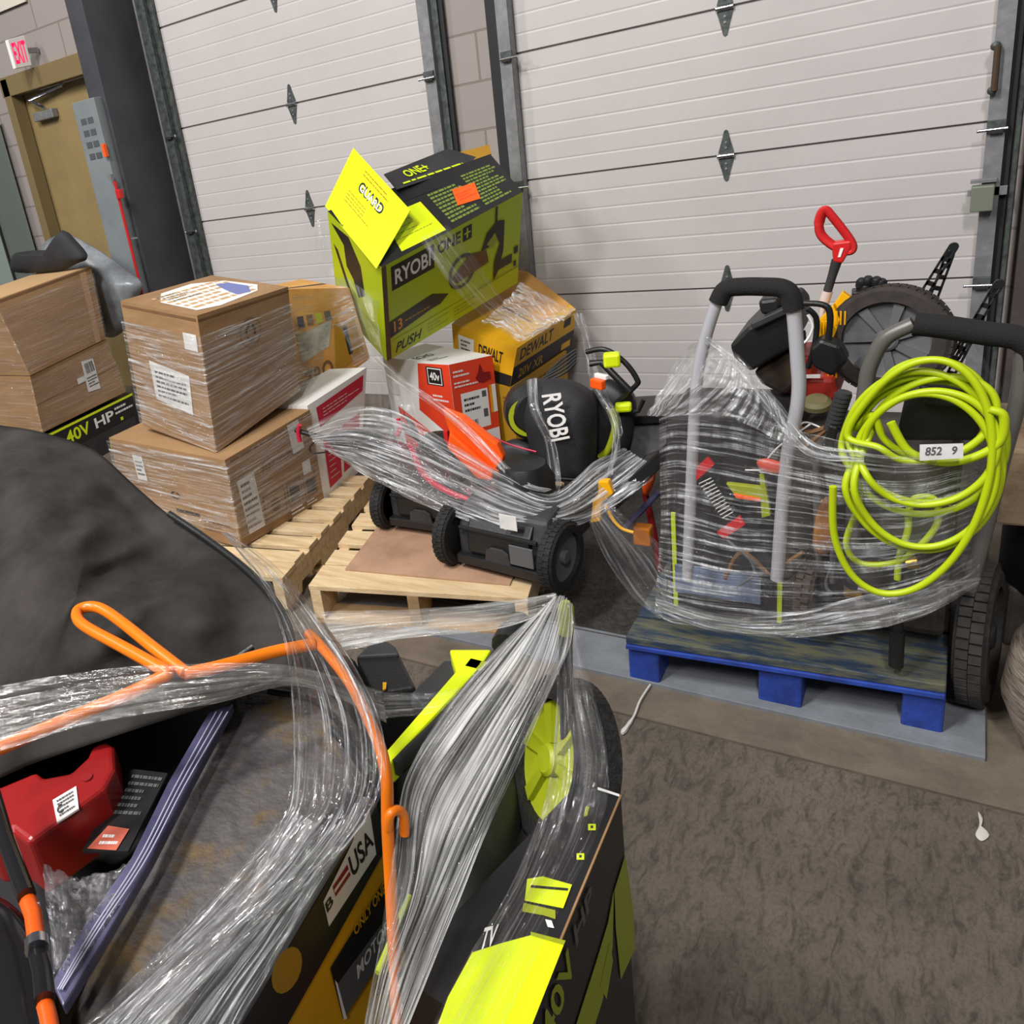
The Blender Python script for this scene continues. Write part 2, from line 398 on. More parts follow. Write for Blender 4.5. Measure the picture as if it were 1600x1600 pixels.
M_yelp = mat('yellow_plastic', (234, 170, 8), .35)
M_olive = mat('mustard_card', (168, 124, 26), .5)
M_crd = mat('corrugated_card', (158, 124, 86), .75, n=3, rgb2=(140, 106, 70), stretch=(1, 1, 4), bump=.1, bs=30)
M_crdl = mat('light_card', (192, 158, 114), .75, n=3, rgb2=(188, 150, 104))
M_crdd = mat('dark_card', (120, 86, 52), .8, n=5, rgb2=(100, 70, 42))
M_kraft = mat('orange_kraft', (214, 158, 82), .7, n=4, rgb2=(190, 132, 66))
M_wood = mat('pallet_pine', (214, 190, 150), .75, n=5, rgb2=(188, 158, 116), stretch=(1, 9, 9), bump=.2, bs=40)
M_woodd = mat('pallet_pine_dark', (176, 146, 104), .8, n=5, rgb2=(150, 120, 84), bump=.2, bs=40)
M_wood2 = mat('rough_timber', (160, 138, 112), .85, n=6, rgb2=(110, 88, 66), bump=.3, bs=40)
M_blue = mat('blue_paint', (34, 66, 156), .6, n=14, rgb2=(26, 46, 116), bump=.2, bs=60)
M_blued = mat('worn_blue_deck', (36, 52, 72), .6, n=7, rgb2=(92, 92, 72), stretch=(1.2, 6, 6), thr=(.42, .6), bump=.2, bs=50)
M_silver = mat('satin_aluminium', (196, 196, 202), .38, .35)
M_silverd = mat('grey_steel_tube', (112, 110, 106), .35, .4)
M_chrome = mat('bright_steel', (200, 200, 205), .18, 1)
M_brass = mat('brass', (180, 140, 60), .3, .9)
M_cloth = mat('black_fabric', (40, 38, 36), .95, n=5, rgb2=(70, 65, 62), thr=(.42, .75), bump=.35, bs=1400, spec=.2)
M_clothd = mat('black_nylon', (30, 30, 34), .7, n=6, rgb2=(44, 44, 48), bump=.3, bs=300)
M_gcov = mat('grey_poly_cover', (150, 155, 160), .3, n=6, rgb2=(112, 117, 122), bump=.2, bs=30)
M_mud = mat('grass_dusted_plastic', (78, 74, 74), .7, n=14, rgb2=(98, 78, 44), thr=(.54, .68), bump=.6, bs=60)
M_hose = mat('lime_hose', (176, 196, 14), .4)
M_purple = mat('slate_blue_plastic', (52, 52, 80), .3, n=5, rgb2=(92, 90, 116), stretch=(1, 1, 1))
F_far = film_mat('stretch_film_far', 3.5, 95, .02, .85, .45, .70, crk=38, gloss=.09, bump=.8)
F_thin = film_mat('stretch_film_thin', 3.0, 80, .02, .30, .48, .78, crk=30, gloss=.06, bump=.6)
F_mid = film_mat('stretch_film_heavy', 3.5, 85, .05, 1.0, .44, .66, crk=42, gloss=.12, bump=.9)
F_near = film_mat('stretch_film_near', 2.5, 260, .04, .80, .44, .70, crk=70, gloss=.12, bump=.7, rough=.18)
F_near2 = film_mat('stretch_film_near_clear', 2.5, 220, .01, .45, .50, .76, crk=60, gloss=.10, bump=.8, rough=.16)
# ================================================================== setting
def concrete():
    m = bpy.data.materials.new('worn_concrete'); m.use_nodes = True; nt = m.node_tree; N = nt.nodes; L = nt.links; b = N['Principled BSDF']
    tc = N.new('ShaderNodeTexCoord')
    def nz(s, st, det=8, dist=.3):
        mp = N.new('ShaderNodeMapping'); mp.inputs['Scale'].default_value = st; L.new(tc.outputs['Object'], mp.inputs[0])
        t = N.new('ShaderNodeTexNoise'); t.inputs['Scale'].default_value = s; t.inputs['Detail'].default_value = det; t.inputs['Roughness'].default_value = .68; t.inputs['Distortion'].default_value = dist; L.new(mp.outputs[0], t.inputs[0]); return t
    a = nz(2.6, (1, 1, 1)); c = nz(48, (1, .35, 1), 8, .8); d = nz(150, (1, .6, 1), 4)
    r = N.new('ShaderNodeValToRGB'); e = r.color_ramp.elements; e[0].position = .36; e[0].color = (*lin((86, 77, 68)), 1); e[1].position = .68; e[1].color = (*lin((104, 94, 83)), 1); L.new(a.outputs[0], r.inputs[0])
    r2 = N.new('ShaderNodeValToRGB'); e = r2.color_ramp.elements; e[0].position = .36; e[0].color = (.36, .34, .34, 1); e[1].position = .52; e[1].color = (1, 1, 1, 1); L.new(c.outputs[0], r2.inputs[0])
    mx = N.new('ShaderNodeMix'); mx.data_type = 'RGBA'; mx.blend_type = 'MULTIPLY'; mx.inputs[0].default_value = .75; L.new(r.outputs[0], mx.inputs[6]); L.new(r2.outputs[0], mx.inputs[7])
    r3 = N.new('ShaderNodeValToRGB'); e = r3.color_ramp.elements; e[0].position = .38; e[0].color = (.62, .6, .6, 1); e[1].position = .55; e[1].color = (1, 1, 1, 1); L.new(d.outputs[0], r3.inputs[0])
    mx2 = N.new('ShaderNodeMix'); mx2.data_type = 'RGBA'; mx2.blend_type = 'MULTIPLY'; mx2.inputs[0].default_value = .6; L.new(mx.outputs[2], mx2.inputs[6]); L.new(r3.outputs[0], mx2.inputs[7]); L.new(mx2.outputs[2], b.inputs['Base Color'])
    b.inputs['Roughness'].default_value = .72
    bu = N.new('ShaderNodeBump'); bu.inputs['Strength'].default_value = .25; bu.inputs['Distance'].default_value = .004; L.new(c.outputs[0], bu.inputs['Height']); L.new(bu.outputs[0], b.inputs['Normal'])
    return m
M_conc = concrete()
M_conc2 = mat('slab_edge_concrete', (108, 97, 84), .75, n=9, rgb2=(90, 80, 69), bump=.2, bs=60)
M_lip = mat('leveler_lip_paint', (118, 122, 128), .6, n=9, rgb2=(104, 108, 112), bump=.2, bs=50)
M_plate = mat('leveler_plate_steel', (40, 38, 37), .6, n=60, rgb2=(66, 62, 58), bump=.5, bs=120)
# floor, cut by a saw joint; slab strip; steel leveler
mb = MB(); mb.use(M_conc).box((-3.0, -5.57, -.05), (16, 6.86, .1)); mb.use(M_conc2).box((-3.0, -1.066, -.05), (16, 2.132, .1)); mb.build('floor')['kind'] = 'structure'
mb = MB().use(M_plate); mb.box((-.72, -.92, .003), (1.66, 1.81, .012)); mb.use(M_lip).box((-.72, -1.915, .004), (1.66, .18, .014))
for k in range(9): mb.use(M_plate).box((-.72, -1.84 + 0 * k, .0116), (1.62, .004, .003)) if k == 0 else None
mb.build('trim_1', bevel=.002)['kind'] = 'structure'
# concrete block wall round the door openings
def block_mat():
    m = bpy.data.materials.new('painted_block'); m.use_nodes = True; nt = m.node_tree; N = nt.nodes; L = nt.links; b = N['Principled BSDF']
    tc = N.new('ShaderNodeTexCoord'); sp = N.new('ShaderNodeSeparateXYZ'); L.new(tc.outputs['Object'], sp.inputs[0]); cb = N.new('ShaderNodeCombineXYZ')
    ax = N.new('ShaderNodeMath'); ax.operation = 'ADD'; ax.inputs[1].default_value = 1.776 + .41 * 10; L.new(sp.outputs[0], ax.inputs[0]); L.new(ax.outputs[0], cb.inputs[0])
    az = N.new('ShaderNodeMath'); az.operation = 'ADD'; az.inputs[1].default_value = -1.727 + .2056 * 20; L.new(sp.outputs[2], az.inputs[0]); L.new(az.outputs[0], cb.inputs[1])
    br = N.new('ShaderNodeTexBrick'); L.new(cb.outputs[0], br.inputs[0]); br.inputs['Scale'].default_value = 1; br.inputs['Brick Width'].default_value = .411; br.inputs['Row Height'].default_value = .2056; br.inputs['Mortar Size'].default_value = .005; br.offset = .5
    br.inputs['Color1'].default_value = (*lin((150, 141, 137)), 1); br.inputs['Color2'].default_value = (*lin((144, 135, 131)), 1); br.inputs['Mortar'].default_value = (*lin((124, 114, 107)), 1)
    L.new(br.outputs[0], b.inputs['Base Color']); b.inputs['Roughness'].default_value = .8
    inv = N.new('ShaderNodeMath'); inv.operation = 'SUBTRACT'; inv.inputs[0].default_value = 1; L.new(br.outputs['Fac'], inv.inputs[1])
    nz = N.new('ShaderNodeTexNoise'); nz.inputs['Scale'].default_value = 120; nz.inputs['Detail'].default_value = 3; L.new(tc.outputs['Object'], nz.inputs[0])
    bu0 = N.new('ShaderNodeBump'); bu0.inputs['Strength'].default_value = .2; bu0.inputs['Distance'].default_value = .002; L.new(nz.outputs[0], bu0.inputs['Height'])
    bu = N.new('ShaderNodeBump'); bu.inputs['Strength'].default_value = .8; bu.inputs['Distance'].default_value = .006; L.new(inv.outputs[0], bu.inputs['Height']); L.new(bu0.outputs[0], bu.inputs['Normal']); L.new(bu.outputs[0], b.inputs['Normal'])
    return m
M_bw = block_mat()
mb = MB().use(M_bw)
def wallbox(x0, x1, z0, z1): mb.box(((x0 + x1) / 2, .11, (z0 + z1) / 2), (x1 - x0, .2, z1 - z0))
wallbox(-10.5, -5.02, 0, 3.2); wallbox(-5.02, -4.0, 2.10, 3.2); wallbox(-4.0, -3.64, 0, 3.2); wallbox(-1.98, -1.59, 0, 3.2); wallbox(-3.64, -1.98, 2.65, 3.2); wallbox(-1.59, .06, 2.65, 3.2)
wallbox(.06, 4.5, 0, 3.2)
mb.build('wall_back')['kind'] = 'structure'
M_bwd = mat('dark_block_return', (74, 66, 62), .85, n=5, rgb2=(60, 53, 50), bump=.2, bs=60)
# ---- sectional dock doors
def dock_door(idx, x0, x1, hx):
    P_ = .533; mb = MB().use(M_door); prof = []
    for s in range(5):
        z0 = s * P_
        prof += [(.010, z0), (.010, z0 + .003), (0, z0 + .006)]
        for k in range(1, 7):
            z = z0 + k * P_ / 7; prof += [(0, z - .006), (.0014, z - .001), (.0014, z + .001), (0, z + .006)]
        prof += [(0, z0 + P_ - .006), (.010, z0 + P_ - .003)]
    prof = [(.010, 0)] + prof[1:] + [(.01, 5 * P_)]
    vs = []; fs = []
    for y, z in prof: vs += [(x0, y, z), (x1, y, z)]
    for i in range(len(prof) - 1): fs.append((2 * i, 2 * i + 1, 2 * i + 3, 2 * i + 2))
    n = len(vs); vs += [(x0, .05, 0), (x1, .05, 0), (x0, .05, 5 * P_), (x1, .05, 5 * P_)]; fs.append((n, n + 1, n + 3, n + 2)); mb.add(vs, fs)
    mb.use(M_gap)
    for s in range(1, 5): mb.box(((x0 + x1) / 2, .012, s * P_), (x1 - x0, .006, .004))
    d = mb.build('door_%d' % idx); d['kind'] = 'structure'; WM[d.name] = Matrix.Identity(4)
    for s in range(1, 5):
        for h in [hx]:
            z = s * P_; g = MB().use(M_galvd)
            g.prism([(h - .028, -.001, z + .012), (h + .028, -.001, z + .012), (h + .016, -.001, z + .055), (h + .007, -.001, z + .093), (h, -.001, z + .098), (h - .007, -.001, z + .093), (h - .016, -.001, z + .055)], (0, -.004, 0))
            g.prism([(h - .028, -.001, z - .012), (h - .016, -.001, z - .055), (h - .007, -.001, z - .093), (h, -.001, z - .098), (h + .007, -.001, z - .093), (h + .016, -.001, z - .055), (h + .028, -.001, z - .012)], (0, -.004, 0))
            g.use(M_chrome); g.tube([(h - .03, -.009, z), (h + .03, -.009, z)], .009, 10)
            g.use(M_galv)
            for a in (-.05, -.03, .03, .05): g.lathe((h, -.005, z + a), (0, -1, 0), [(.005, 0), (.005, .003), (0, .0035)], 8)
            o = g.build('hinge', None, d, smooth=True); o['kind'] = 'structure'
    return d
d1 = dock_door(1, -3.615, -1.99, -2.808); d2 = dock_door(2, -1.582, .05, -.765)
def track(name, x0, x1, dark=False, side=1):
    mb = MB().use(M_galvd if dark else M_galv); w_ = x1 - x0
    mb.box(((x0 + x1) / 2, -.062, 1.45), (w_, .004, 2.9)); mb.box((x0 + .002, -.032, 1.45), (.004, .06, 2.9)); mb.box((x1 - .002, -.032, 1.45), (.004, .06, 2.9))
    mb.box(((x0 + x1) / 2, -.003, 1.45), (w_, .006, 2.9))
    return mb
mb = track('a', -3.70, -3.635, True); mb.use(M_galvd).box((-3.622, -.02, 1.45), (.03, .02, 2.9)); mb.use(M_galv).box((-3.73, -.012, 1.45), (.05, .016, 2.9)); o = mb.build('trim_2'); o['kind'] = 'structure'
mb = track('b', -2.0, -1.945); mb.use(M_galvd).box((-1.93, -.02, 1.45), (.03, .03, 2.9)); mb.use(M_seal).box((-1.905, -.012, 1.45), (.018, .02, 2.9)); o = mb.build('trim_3'); o['kind'] = 'structure'
mb = track('c', -1.635, -1.582); mb.use(M_seal).box((-1.66, -.03, 1.45), (.045, .055, 2.9)); o = mb.build('trim_4'); o['kind'] = 'structure'
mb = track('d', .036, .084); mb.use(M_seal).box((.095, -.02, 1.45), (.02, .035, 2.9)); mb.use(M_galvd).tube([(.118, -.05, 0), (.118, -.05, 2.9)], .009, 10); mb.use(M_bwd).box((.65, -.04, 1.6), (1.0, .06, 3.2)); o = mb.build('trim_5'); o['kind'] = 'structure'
# roller brackets on the tracks at every joint
def roller(x, z, dx):
    g = MB().use(M_galvd); g.box((x, -.07, z), (.05, .014, .035)); g.use(M_chrome).tube([(x - dx * .03, -.075, z - .012), (x + dx * .05, -.075, z - .012)], .006, 8); g.use(M_seal).box((x, -.078, z - .02), (.04, .006, .01))
    o = g.build('roller_bracket', None, None, bevel=.001); return o
for k, (x, z, dx) in enumerate([(-3.655, 1.58, 1), (-3.655, 1.04, 1), (-3.655, .52, 1), (-1.975, 1.59, -1), (-1.60, 1.60, 1), (-1.60, 1.06, 1), (.06, 1.06, -1), (.06, .535, -1)]):
    o = roller(x, z, dx); o.parent = d1 if x < -1.9 else d2; o['kind'] = 'structure'
# photo-eye box, chain latch on the right track
t = thing('sensor_box', (.04, -.066, .83), 'small grey-green square box clipped to the right steel door track', 'electrical box')
g = MB().use(mat('sensor_green', (112, 118, 104), .5)); g.box((.04, -.09, .83), (.062, .045, .085)); g.build('housing', None, t, bevel=.004)
g = MB().use(M_galv); g.box((.04, -.075, .885), (.07, .02, .012)); g.box((.085, -.06, .845), (.04, .008, .03)); g.box((.005, -.09, .85), (.01, .012, .02)); g.build('bracket', None, t, bevel=.001)
t = thing('latch_chain', Q(1556, 70, y=-.075), 'dark hanging pull latch with round ends near the top of the right track', 'latch')
a = Q(1556, 72, y=-.085); b_ = Q(1550, 142, y=-.085)
g = MB().use(M_galvd); g.lathe(a, (0, -1, 0), [(.014, -.02), (.014, 0), (.006, .006), (0, .006)], 14); g.build('end_knob', None, t, smooth=True); g = MB().use(M_galvd); g.lathe(b_, (0, -1, 0), [(.013, -.02), (.013, 0), (.006, .006), (0, .006)], 14); g.build('end_knob', None, t, smooth=True)
g = MB().use(mat('rusty_strap', (70, 52, 36), .6)); g.tube([a + Vector((.005, -.004, 0)), b_ + Vector((.005, -.004, 0))], .009, 8); g.build('strap', None, t, smooth=True)
# ---- exit door
g = MB().use(M_khakid)
fx0, fx1, ft = -5.06, -4.06, 2.125
g.box(((fx0 + .05), -.02, 1.05), (.07, .1, 2.15)); g.box((fx1 - .05, -.02, 1.05), (.07, .1, 2.15)); g.box(((fx0 + fx1) / 2, -.02, ft - .05), (fx1 - fx0, .1, .12))
g.build('trim_6', bevel=.004)['kind'] = 'structure'
g = MB().use(M_khaki); g.box((-4.56, .06, 1.0), (.9, .045, 2.03)); dd = g.build('door_3', bevel=.003); dd['kind'] = 'structure'
t = thing('door_closer', (-4.72, .0, 1.93), 'metal door closer arm across the top of the khaki exit door', 'door closer')
g = MB().use(M_galv); g.box((-4.78, .01, 1.86), (.2, .05, .055)); g.build('body', None, t, bevel=.006)
g = MB().use(M_chrome); g.tube([(-4.74, -.02, 1.9), (-4.86, -.03, 1.97), (-4.52, -.01, 2.0)], .011, 8); g.build('arm', None, t, smooth=True)
# exit sign
t = thing('exit_sign', (-4.9, .01, 2.26), 'white exit sign with glowing pink-red letters above the khaki door', 'exit sign')
ex = [Q(u, v, x=-4.66) for u, v in ((25, 107), (50, 102), (38, 55), (12, 62))]
g = MB().use(M_white); g.hexa([ex[0] + Vector((-.03, 0, 0)), ex[0], ex[1], ex[1] + Vector((-.03, 0, 0)), ex[3] + Vector((-.03, 0, 0)), ex[3], ex[2], ex[2] + Vector((-.03, 0, 0))]); g.build('housing', None, t, bevel=.003)
g = MB(); f = Face(*ex); f.text(g, mat('exit_red', (236, 20, 84), .4, emit=1.0), 'EXIT', .10, .14, .90, .86); g.build('letters', None, t)
g = MB().use(M_galv); c_ = (ex[1] + ex[2]) / 2; g.box((c_.x - .015, c_.y / 2 - .002, c_.z), (.02, abs(c_.y) , .03)); g.build('bracket', None, t)
# column, cabinet, red pipe
g = MB().use(M_colgrey); g.box((-3.845, -.185, 1.6), (.13, .37, 3.2)); g.build('trim_7', bevel=.002)['kind'] = 'structure'
t = thing('electrical_cabinet', (-3.93, -.3, .1), 'tall grey louvred electrical cabinet beside the dark steel column', 'cabinet')
g = MB().use(M_cab); g.box((-3.905, -.27, .95), (.19, .31, 1.78)); g.build('housing', None, t, bevel=.004)
g = MB()
fc = Face((-4.0, -.425, .06), (-3.81, -.425, .06), (-3.81, -.425, 1.84), (-4.0, -.425, 1.84), .0015)
for r in range(4):
    for c in range(2):
        g = MB(); fc.rect(g, mat('louver_dark', (74, 80, 84), .6), .22 + c * .3, .93 - r * .035, .46 + c * .3, .948 - r * .035); g.build('louver', None, t)
a = Q(164, 235, y=-.44); g = MB().use(M_orange); g.box(a, (.02, .025, .07)); g.build('switch_handle', None, t, bevel=.003); 
t = thing('red_pipe', Q(222, 440, y=-.46), 'thin red vertical pipe with a valve standing in front of the grey cabinet', 'pipe')
p1_, p2_ = Q(179, 283, y=-.455), Q(222, 440, y=-.455); g = MB().use(M_red); g.tube([p1_, Vector((p1_.x, p1_.y, .1))], .0085, 10); g.build('pipe', None, t, smooth=True)
g = MB().use(M_red); g.box(Q(187, 303, y=-.46), (.035, .03, .05)); g.build('valve', None, t, bevel=.004); g = MB().use(M_galv); g.box(Q(173, 277, y=-.455), (.025, .02, .03)); g.build('cap', None, t); g = MB().use(M_galv).box(Q(210, 372, y=-.45), (.05, .006, .008)); g.build('clip', None, t)
# grey-green locker beyond the door frame
t = thing('tall_locker', (-5.5, -.14, 0), 'pale grey-green metal locker at the left edge of the exit door wall', 'locker')
g = MB().use(mat('locker_green', (126, 138, 132), .5)); g.box((-5.62, -.14, .95), (.76, .24, 1.9)); g.build('body', None, t, bevel=.004); g = MB().use(M_seal); g.box((-5.238, -.262, .95), (.014, .012, 1.90)); g.build('edge_seal', None, t)
# bright panels high on the wall
g = MB().use(mat('cream_panel', (206, 198, 184), .6)); 
for k in range(3): g.box((-5.55 + k * .36, -.006, 2.78), (.34, .012, .55))
g.build('trim_8')['kind'] = 'structure'
# ================================================================== pallets
def pallet(name, label, O, ax, w_, l_, deck=M_wood, under=M_woodd, n=7, notch=True, group=None, skip=()):
    """boards run along ax (length w_), stringers run along its perpendicular (length l_)"""
    t = thing(name, O, label, 'pallet', group); ax = Vector(ax).normalized(); ay = Vector((-ax.y, ax.x, 0)); O = Vector(O); M = Matrix((ax, ay, Vector((0, 0, 1)))).transposed(); rd = random.Random(int(abs(O.x) * 100))
    bw = l_ / (n + (n - 1) * .42)
    for k in range(n):
        if k in skip: continue
        wd = bw * (1.35 if k in (0,) else 1); y0 = k * bw * 1.42
        g = MB().use(deck); g.box(O + ax * (w_ / 2 + rd.uniform(-.004, .004)) + ay * (y0 + wd / 2) + Vector((0, 0, .131)), (w_, wd, .017), M=M); g.build('deck_board', None, t, bevel=.0015)
    for k in range(3):
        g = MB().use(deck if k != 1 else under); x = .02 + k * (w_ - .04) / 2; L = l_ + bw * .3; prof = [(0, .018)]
        for a, b in ((.14, .36), (.64, .86)):
            prof += [(a * L, .018), (a * L + .012, .052), (b * L - .012, .052), (b * L, .018)] if notch else []
        prof += [(L, .018), (L, .1225), (0, .1225)]
        g.prism([O + ax * (x - .018) + ay * p[0] + Vector((0, 0, p[1])) for p in prof], ax * .036); g.build('stringer', None, t, bevel=.0015)
    for k in range(4):
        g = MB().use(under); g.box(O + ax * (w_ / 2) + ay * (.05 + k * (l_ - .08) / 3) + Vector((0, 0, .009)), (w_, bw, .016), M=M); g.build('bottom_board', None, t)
    return t
# left pallet: boards perpendicular to its long side
e1 = Vector((-.171, .985, 0)); e2 = Vector((-.985, -.171, 0)); near = Vector((-1.68, -2.06, 0))
pallet('wooden_pallet', 'pale wooden pallet under the two film-wrapped brown cartons', near + e2 * .86, -e2, .86, .80, n=8, group=None)
# centre pallet
pallet('wooden_pallet', 'pale wooden pallet with a flat card sheet, under the mowers in the middle', Vector((-1.565, -2.07, 0)), (.976, .218, 0), .68, .78, n=6)
# sheet of cardboard on it
g = MB().use(mat('card_sheet', (178, 142, 116), .7, n=4, rgb2=(150, 116, 92), bump=.1, bs=20)); a = Vector((-1.565, -2.07, .141)); ex = Vector((.976, .218, 0)); ey = Vector((-.218, .976, 0))
g.hexa([a + ex * .09 + ey * .10, a + ex * .62 + ey * .06, a + ex * .66 + ey * .72, a + ex * .12 + ey * .72] + [p + Vector((0, 0, .005)) for p in (a + ex * .09 + ey * .10, a + ex * .62 + ey * .06, a + ex * .66 + ey * .72, a + ex * .12 + ey * .72)])
tag(g.build('cardboard_sheet'), 'flat brown cardboard sheet lying on the middle pallet in front of the mowers', 'cardboard')
# blue block pallet
t = thing('blue_pallet', (-.29, -1.7, 0), 'worn blue block pallet carrying the wrapped hand trucks, near the dock door', 'pallet')
for i, x in enumerate((-.57, -.27, .0)):
    for j, y in enumerate((-1.955, -1.68, -1.43)):
        g = MB().use(M_blue); yy = y + (x + .57) * .08; g.box((x + (0 if i else .0), yy, .055), (.075 if i != 1 else .09, .09, .10)); g.build('block', None, t, bevel=.006)
for j in range(6):
    g = MB().use(M_blued); y = -1.965 + j * .105; g.hexa([Vector((-.608, y - .045, .118)), Vector((.036, y + .005, .118)), Vector((.036, y + .1, .118)), Vector((-.608, y + .05, .118)), Vector((-.608, y - .045, .14)), Vector((.036, y + .005, .14)), Vector((.036, y + .1, .14)), Vector((-.608, y + .05, .14))]); g.build('deck_board', None, t, bevel=.003)
g = MB().use(M_blue); 
for j, y in enumerate((-1.955, -1.68, -1.43)):
    g = MB().use(M_blue); g.hexa([Vector(p) for p in ((-.608, y - .06, .105), (.036, y - .01, .105), (.036, y + .08, .105), (-.608, y + .03, .105), (-.608, y - .06, .1175), (.036, y - .01, .1175), (.036, y + .08, .1175), (-.608, y + .03, .1175))]); g.build('stringer_board', None, t, bevel=.002)
# ================================================================== left stack of cartons
def recycle(F, g, u, v, r, m=M_ink):
    for k in range(3):
        a = math.radians(90 + 120 * k); b = a + math.radians(95); pts = []
        for q in range(6): an = a + (b - a) * q / 5; pts.append((u + r * math.cos(an) * .8, v + r * math.sin(an)))
        for q in range(6): an = b - (b - a) * q / 5; pts.append((u + r * .6 * math.cos(an) * .8, v + r * .6 * math.sin(an)))
        F.poly(g, m, pts)
def tape(g, C): pass
# two cartons far left
C_A2 = Carton((-3.698, -1.411, .277), 91.8, (.583, .445, .318), {(0, 0, 1): (47, 588), (1, 0, 1): (165, 530), (1, 0, 0): (197, 612), (0, 0, 0): (67, 676)})
def artA2(g, C):
    F = C.face('R'); F.rect(g, M_crdd, 0, .49, 1, .505)
    F = C.face('L'); F.rect(g, M_crdd, .3, .02, .7, .03)
def partsA2(t, C):
    sticker(t, C.face('R', .003), M_paper, [[(.58, .30), (.73, .26), (.76, .80), (.61, .84)]], 'shipping_label', lambda g, F: (F.lines(g, M_ink, .615, .35, .735, .55, 4), F.barcode(g, M_ink, .63, .6, .74, .78, 12)))
    sticker(t, C.face('R', .003), M_paper, [[(.50, .50), (.60, .50), (.60, .60), (.50, .60)]], 'small_label')
box_thing('cardboard_box', 'brown carton with a white barcode label, lower box of the far left stack', 'box', C_A2, M_crd, artA2, parts=partsA2)
C_A1 = Carton((-3.695, -1.417, .597), 91.8, (.579, .44, .386), {(0, 0, 0): (47, 587), (1, 0, 1): (142, 416), (1, 0, 0): (165, 529), (0, 0, 1): (-8, 470)})
def artA1(g, C):
    F = C.face('R'); F.rect(g, mat('parcel_tape', (176, 136, 98), .3), .86, 0, .93, 1).rect(g, M_crdd, 0, .96, 1, .99)
    F = C.face('T'); F.rect(g, M_crdl, .05, .02, .95, .97).rect(g, M_ink, .04, .42, .12, .62)
box_thing('cardboard_box', 'plain brown carton on top of the far left stack, in front of the black bag', 'box', C_A1, M_crd, artA1)
C_V = Carton((-3.69, -1.42, .01), 91.8, (.66, .44, .262), {(0, 0, 1): (68, 682), (1, 0, 1): (206, 614)})
def artV(g, C):
    F = C.face('R'); F.rect(g, M_limeb, 0, .95, 1, 1.0).text(g, M_limeb, '40V', .20, .62, .46, .88).text(g, M_white, 'HP', .52, .64, .74, .86).rect(g, M_dgrey, .1, .05, .96, .5).disc(g, M_black, .3, .3, .1, .2).disc(g, M_limeb, .66, .14, .05, .12).rect(g, M_white, .02, .30, .1, .42).rect(g, M_limeb, .05, .2, .11, .26).rect(g, M_limeb, .8, .55, .83, .62)
    F.lines(g, M_white, .76, .7, .97, .9, 2)
box_thing('tool_carton', 'black and lime carton marked 40V, under the far left brown boxes', 'box', C_V, M_ink, artV)
# grey covered load and black bag behind
g = MB().use(M_gcov); pts = QL([(60, 392), (96, 366), (140, 384), (196, 425), (221, 444), (214, 470), (190, 520), (150, 520), (60, 450)], y=-.62)
pillow(g, pts, .10, .12, seed=2, wob=.03, power=.6); tag(g.build('covered_load', smooth='all'), 'grey plastic sheeting draped over a load behind the far left cartons', 'cover')
g = MB().use(M_clothd); pts = QL([(18, 402), (30, 394), (60, 396), (92, 384), (97, 360), (112, 372), (136, 402), (120, 412), (90, 424), (22, 425)], y=-.90)
pillow(g, pts, .06, .10, seed=3, wob=.03, power=.6, seg=60); tag(g.build('black_bag', smooth='all'), 'black nylon bag with pointed corners lying behind the top far left carton', 'bag')
# two wrapped cartons beside them
C_B2 = Carton((-1.94, -1.94, .14), 83.2, (.447, .68, .356), {(0, 0, 1): (351, 719), (0, 0, 0): (378, 856), (1, 0, 1): (484, 640), (1, 0, 0): (506, 781), (0, 1, 1): (170, 684)})
def artB2(g, C):
    F = C.face('R'); F.text(g, M_crdd, 'FLEXTRONIC', .36, .64, .80, .74, shear=0).lines(g, M_crdd, .05, .93, .9, .98, 1)
    for k, (u0, u1) in enumerate(((.30, .56), (.58, .76), (.78, .94))): F.rect(g, M_crdd, u0, .12, u1, .40); F.rect(g, M_crd, u0 + .015, .15, u1 - .015, .37)
    F.disc(g, M_crdd, .43, .26, .05, .08).rect(g, M_dgrey, .61, .18, .73, .34).rect(g, M_dgrey, .81, .16, .92, .32); F.lines(g, M_white, .59, .03, .75, .11, 2, 4).lines(g, M_white, .79, .04, .93, .1, 2, 5)
    F = C.face('L'); recycle(F, g, .52, .45, .05); F.rect(g, M_ink, .50, .25, .70, .29).lines(g, M_crdd, .72, .1, .95, .25, 3)
def partsB2(t, C):
    sticker(t, C.face('R', .003), M_paper, [[(.10, .10), (.28, .10), (.26, .72), (.07, .72)]], 'shipping_label', lambda g, F: F.lines(g, M_grey, .10, .14, .25, .68, 8))
    sticker(t, C.face('R', .003), M_paper, [[(.72, .66), (.86, .66), (.84, .98), (.70, .98)]], 'shipping_label')
    sticker(t, C.face('R', .003), M_paper, [[(.80, .38), (.90, .38), (.90, .52), (.80, .52)]], 'small_label')
    sticker(t, C.face('L', .003), M_paper, [[(.20, .55), (.29, .55), (.29, .85), (.20, .85)]], 'small_label', lambda g, F: F.lines(g, M_grey, .21, .6, .28, .8, 4))
box_thing('cardboard_box', 'wide film-wrapped brown carton resting directly on the left wooden pallet', 'box', C_B2, M_crd, artB2, parts=partsB2)
C_B1 = Carton((-1.998, -1.88, .500), 81, (.442, .50, .46), {(0, 0, 1): (308, 493), (0, 0, 0): (338, 708), (1, 0, 1): (450, 448), (1, 0, 0): (467, 612), (0, 1, 1): (188, 470), (1, 1, 1): (331, 430)})
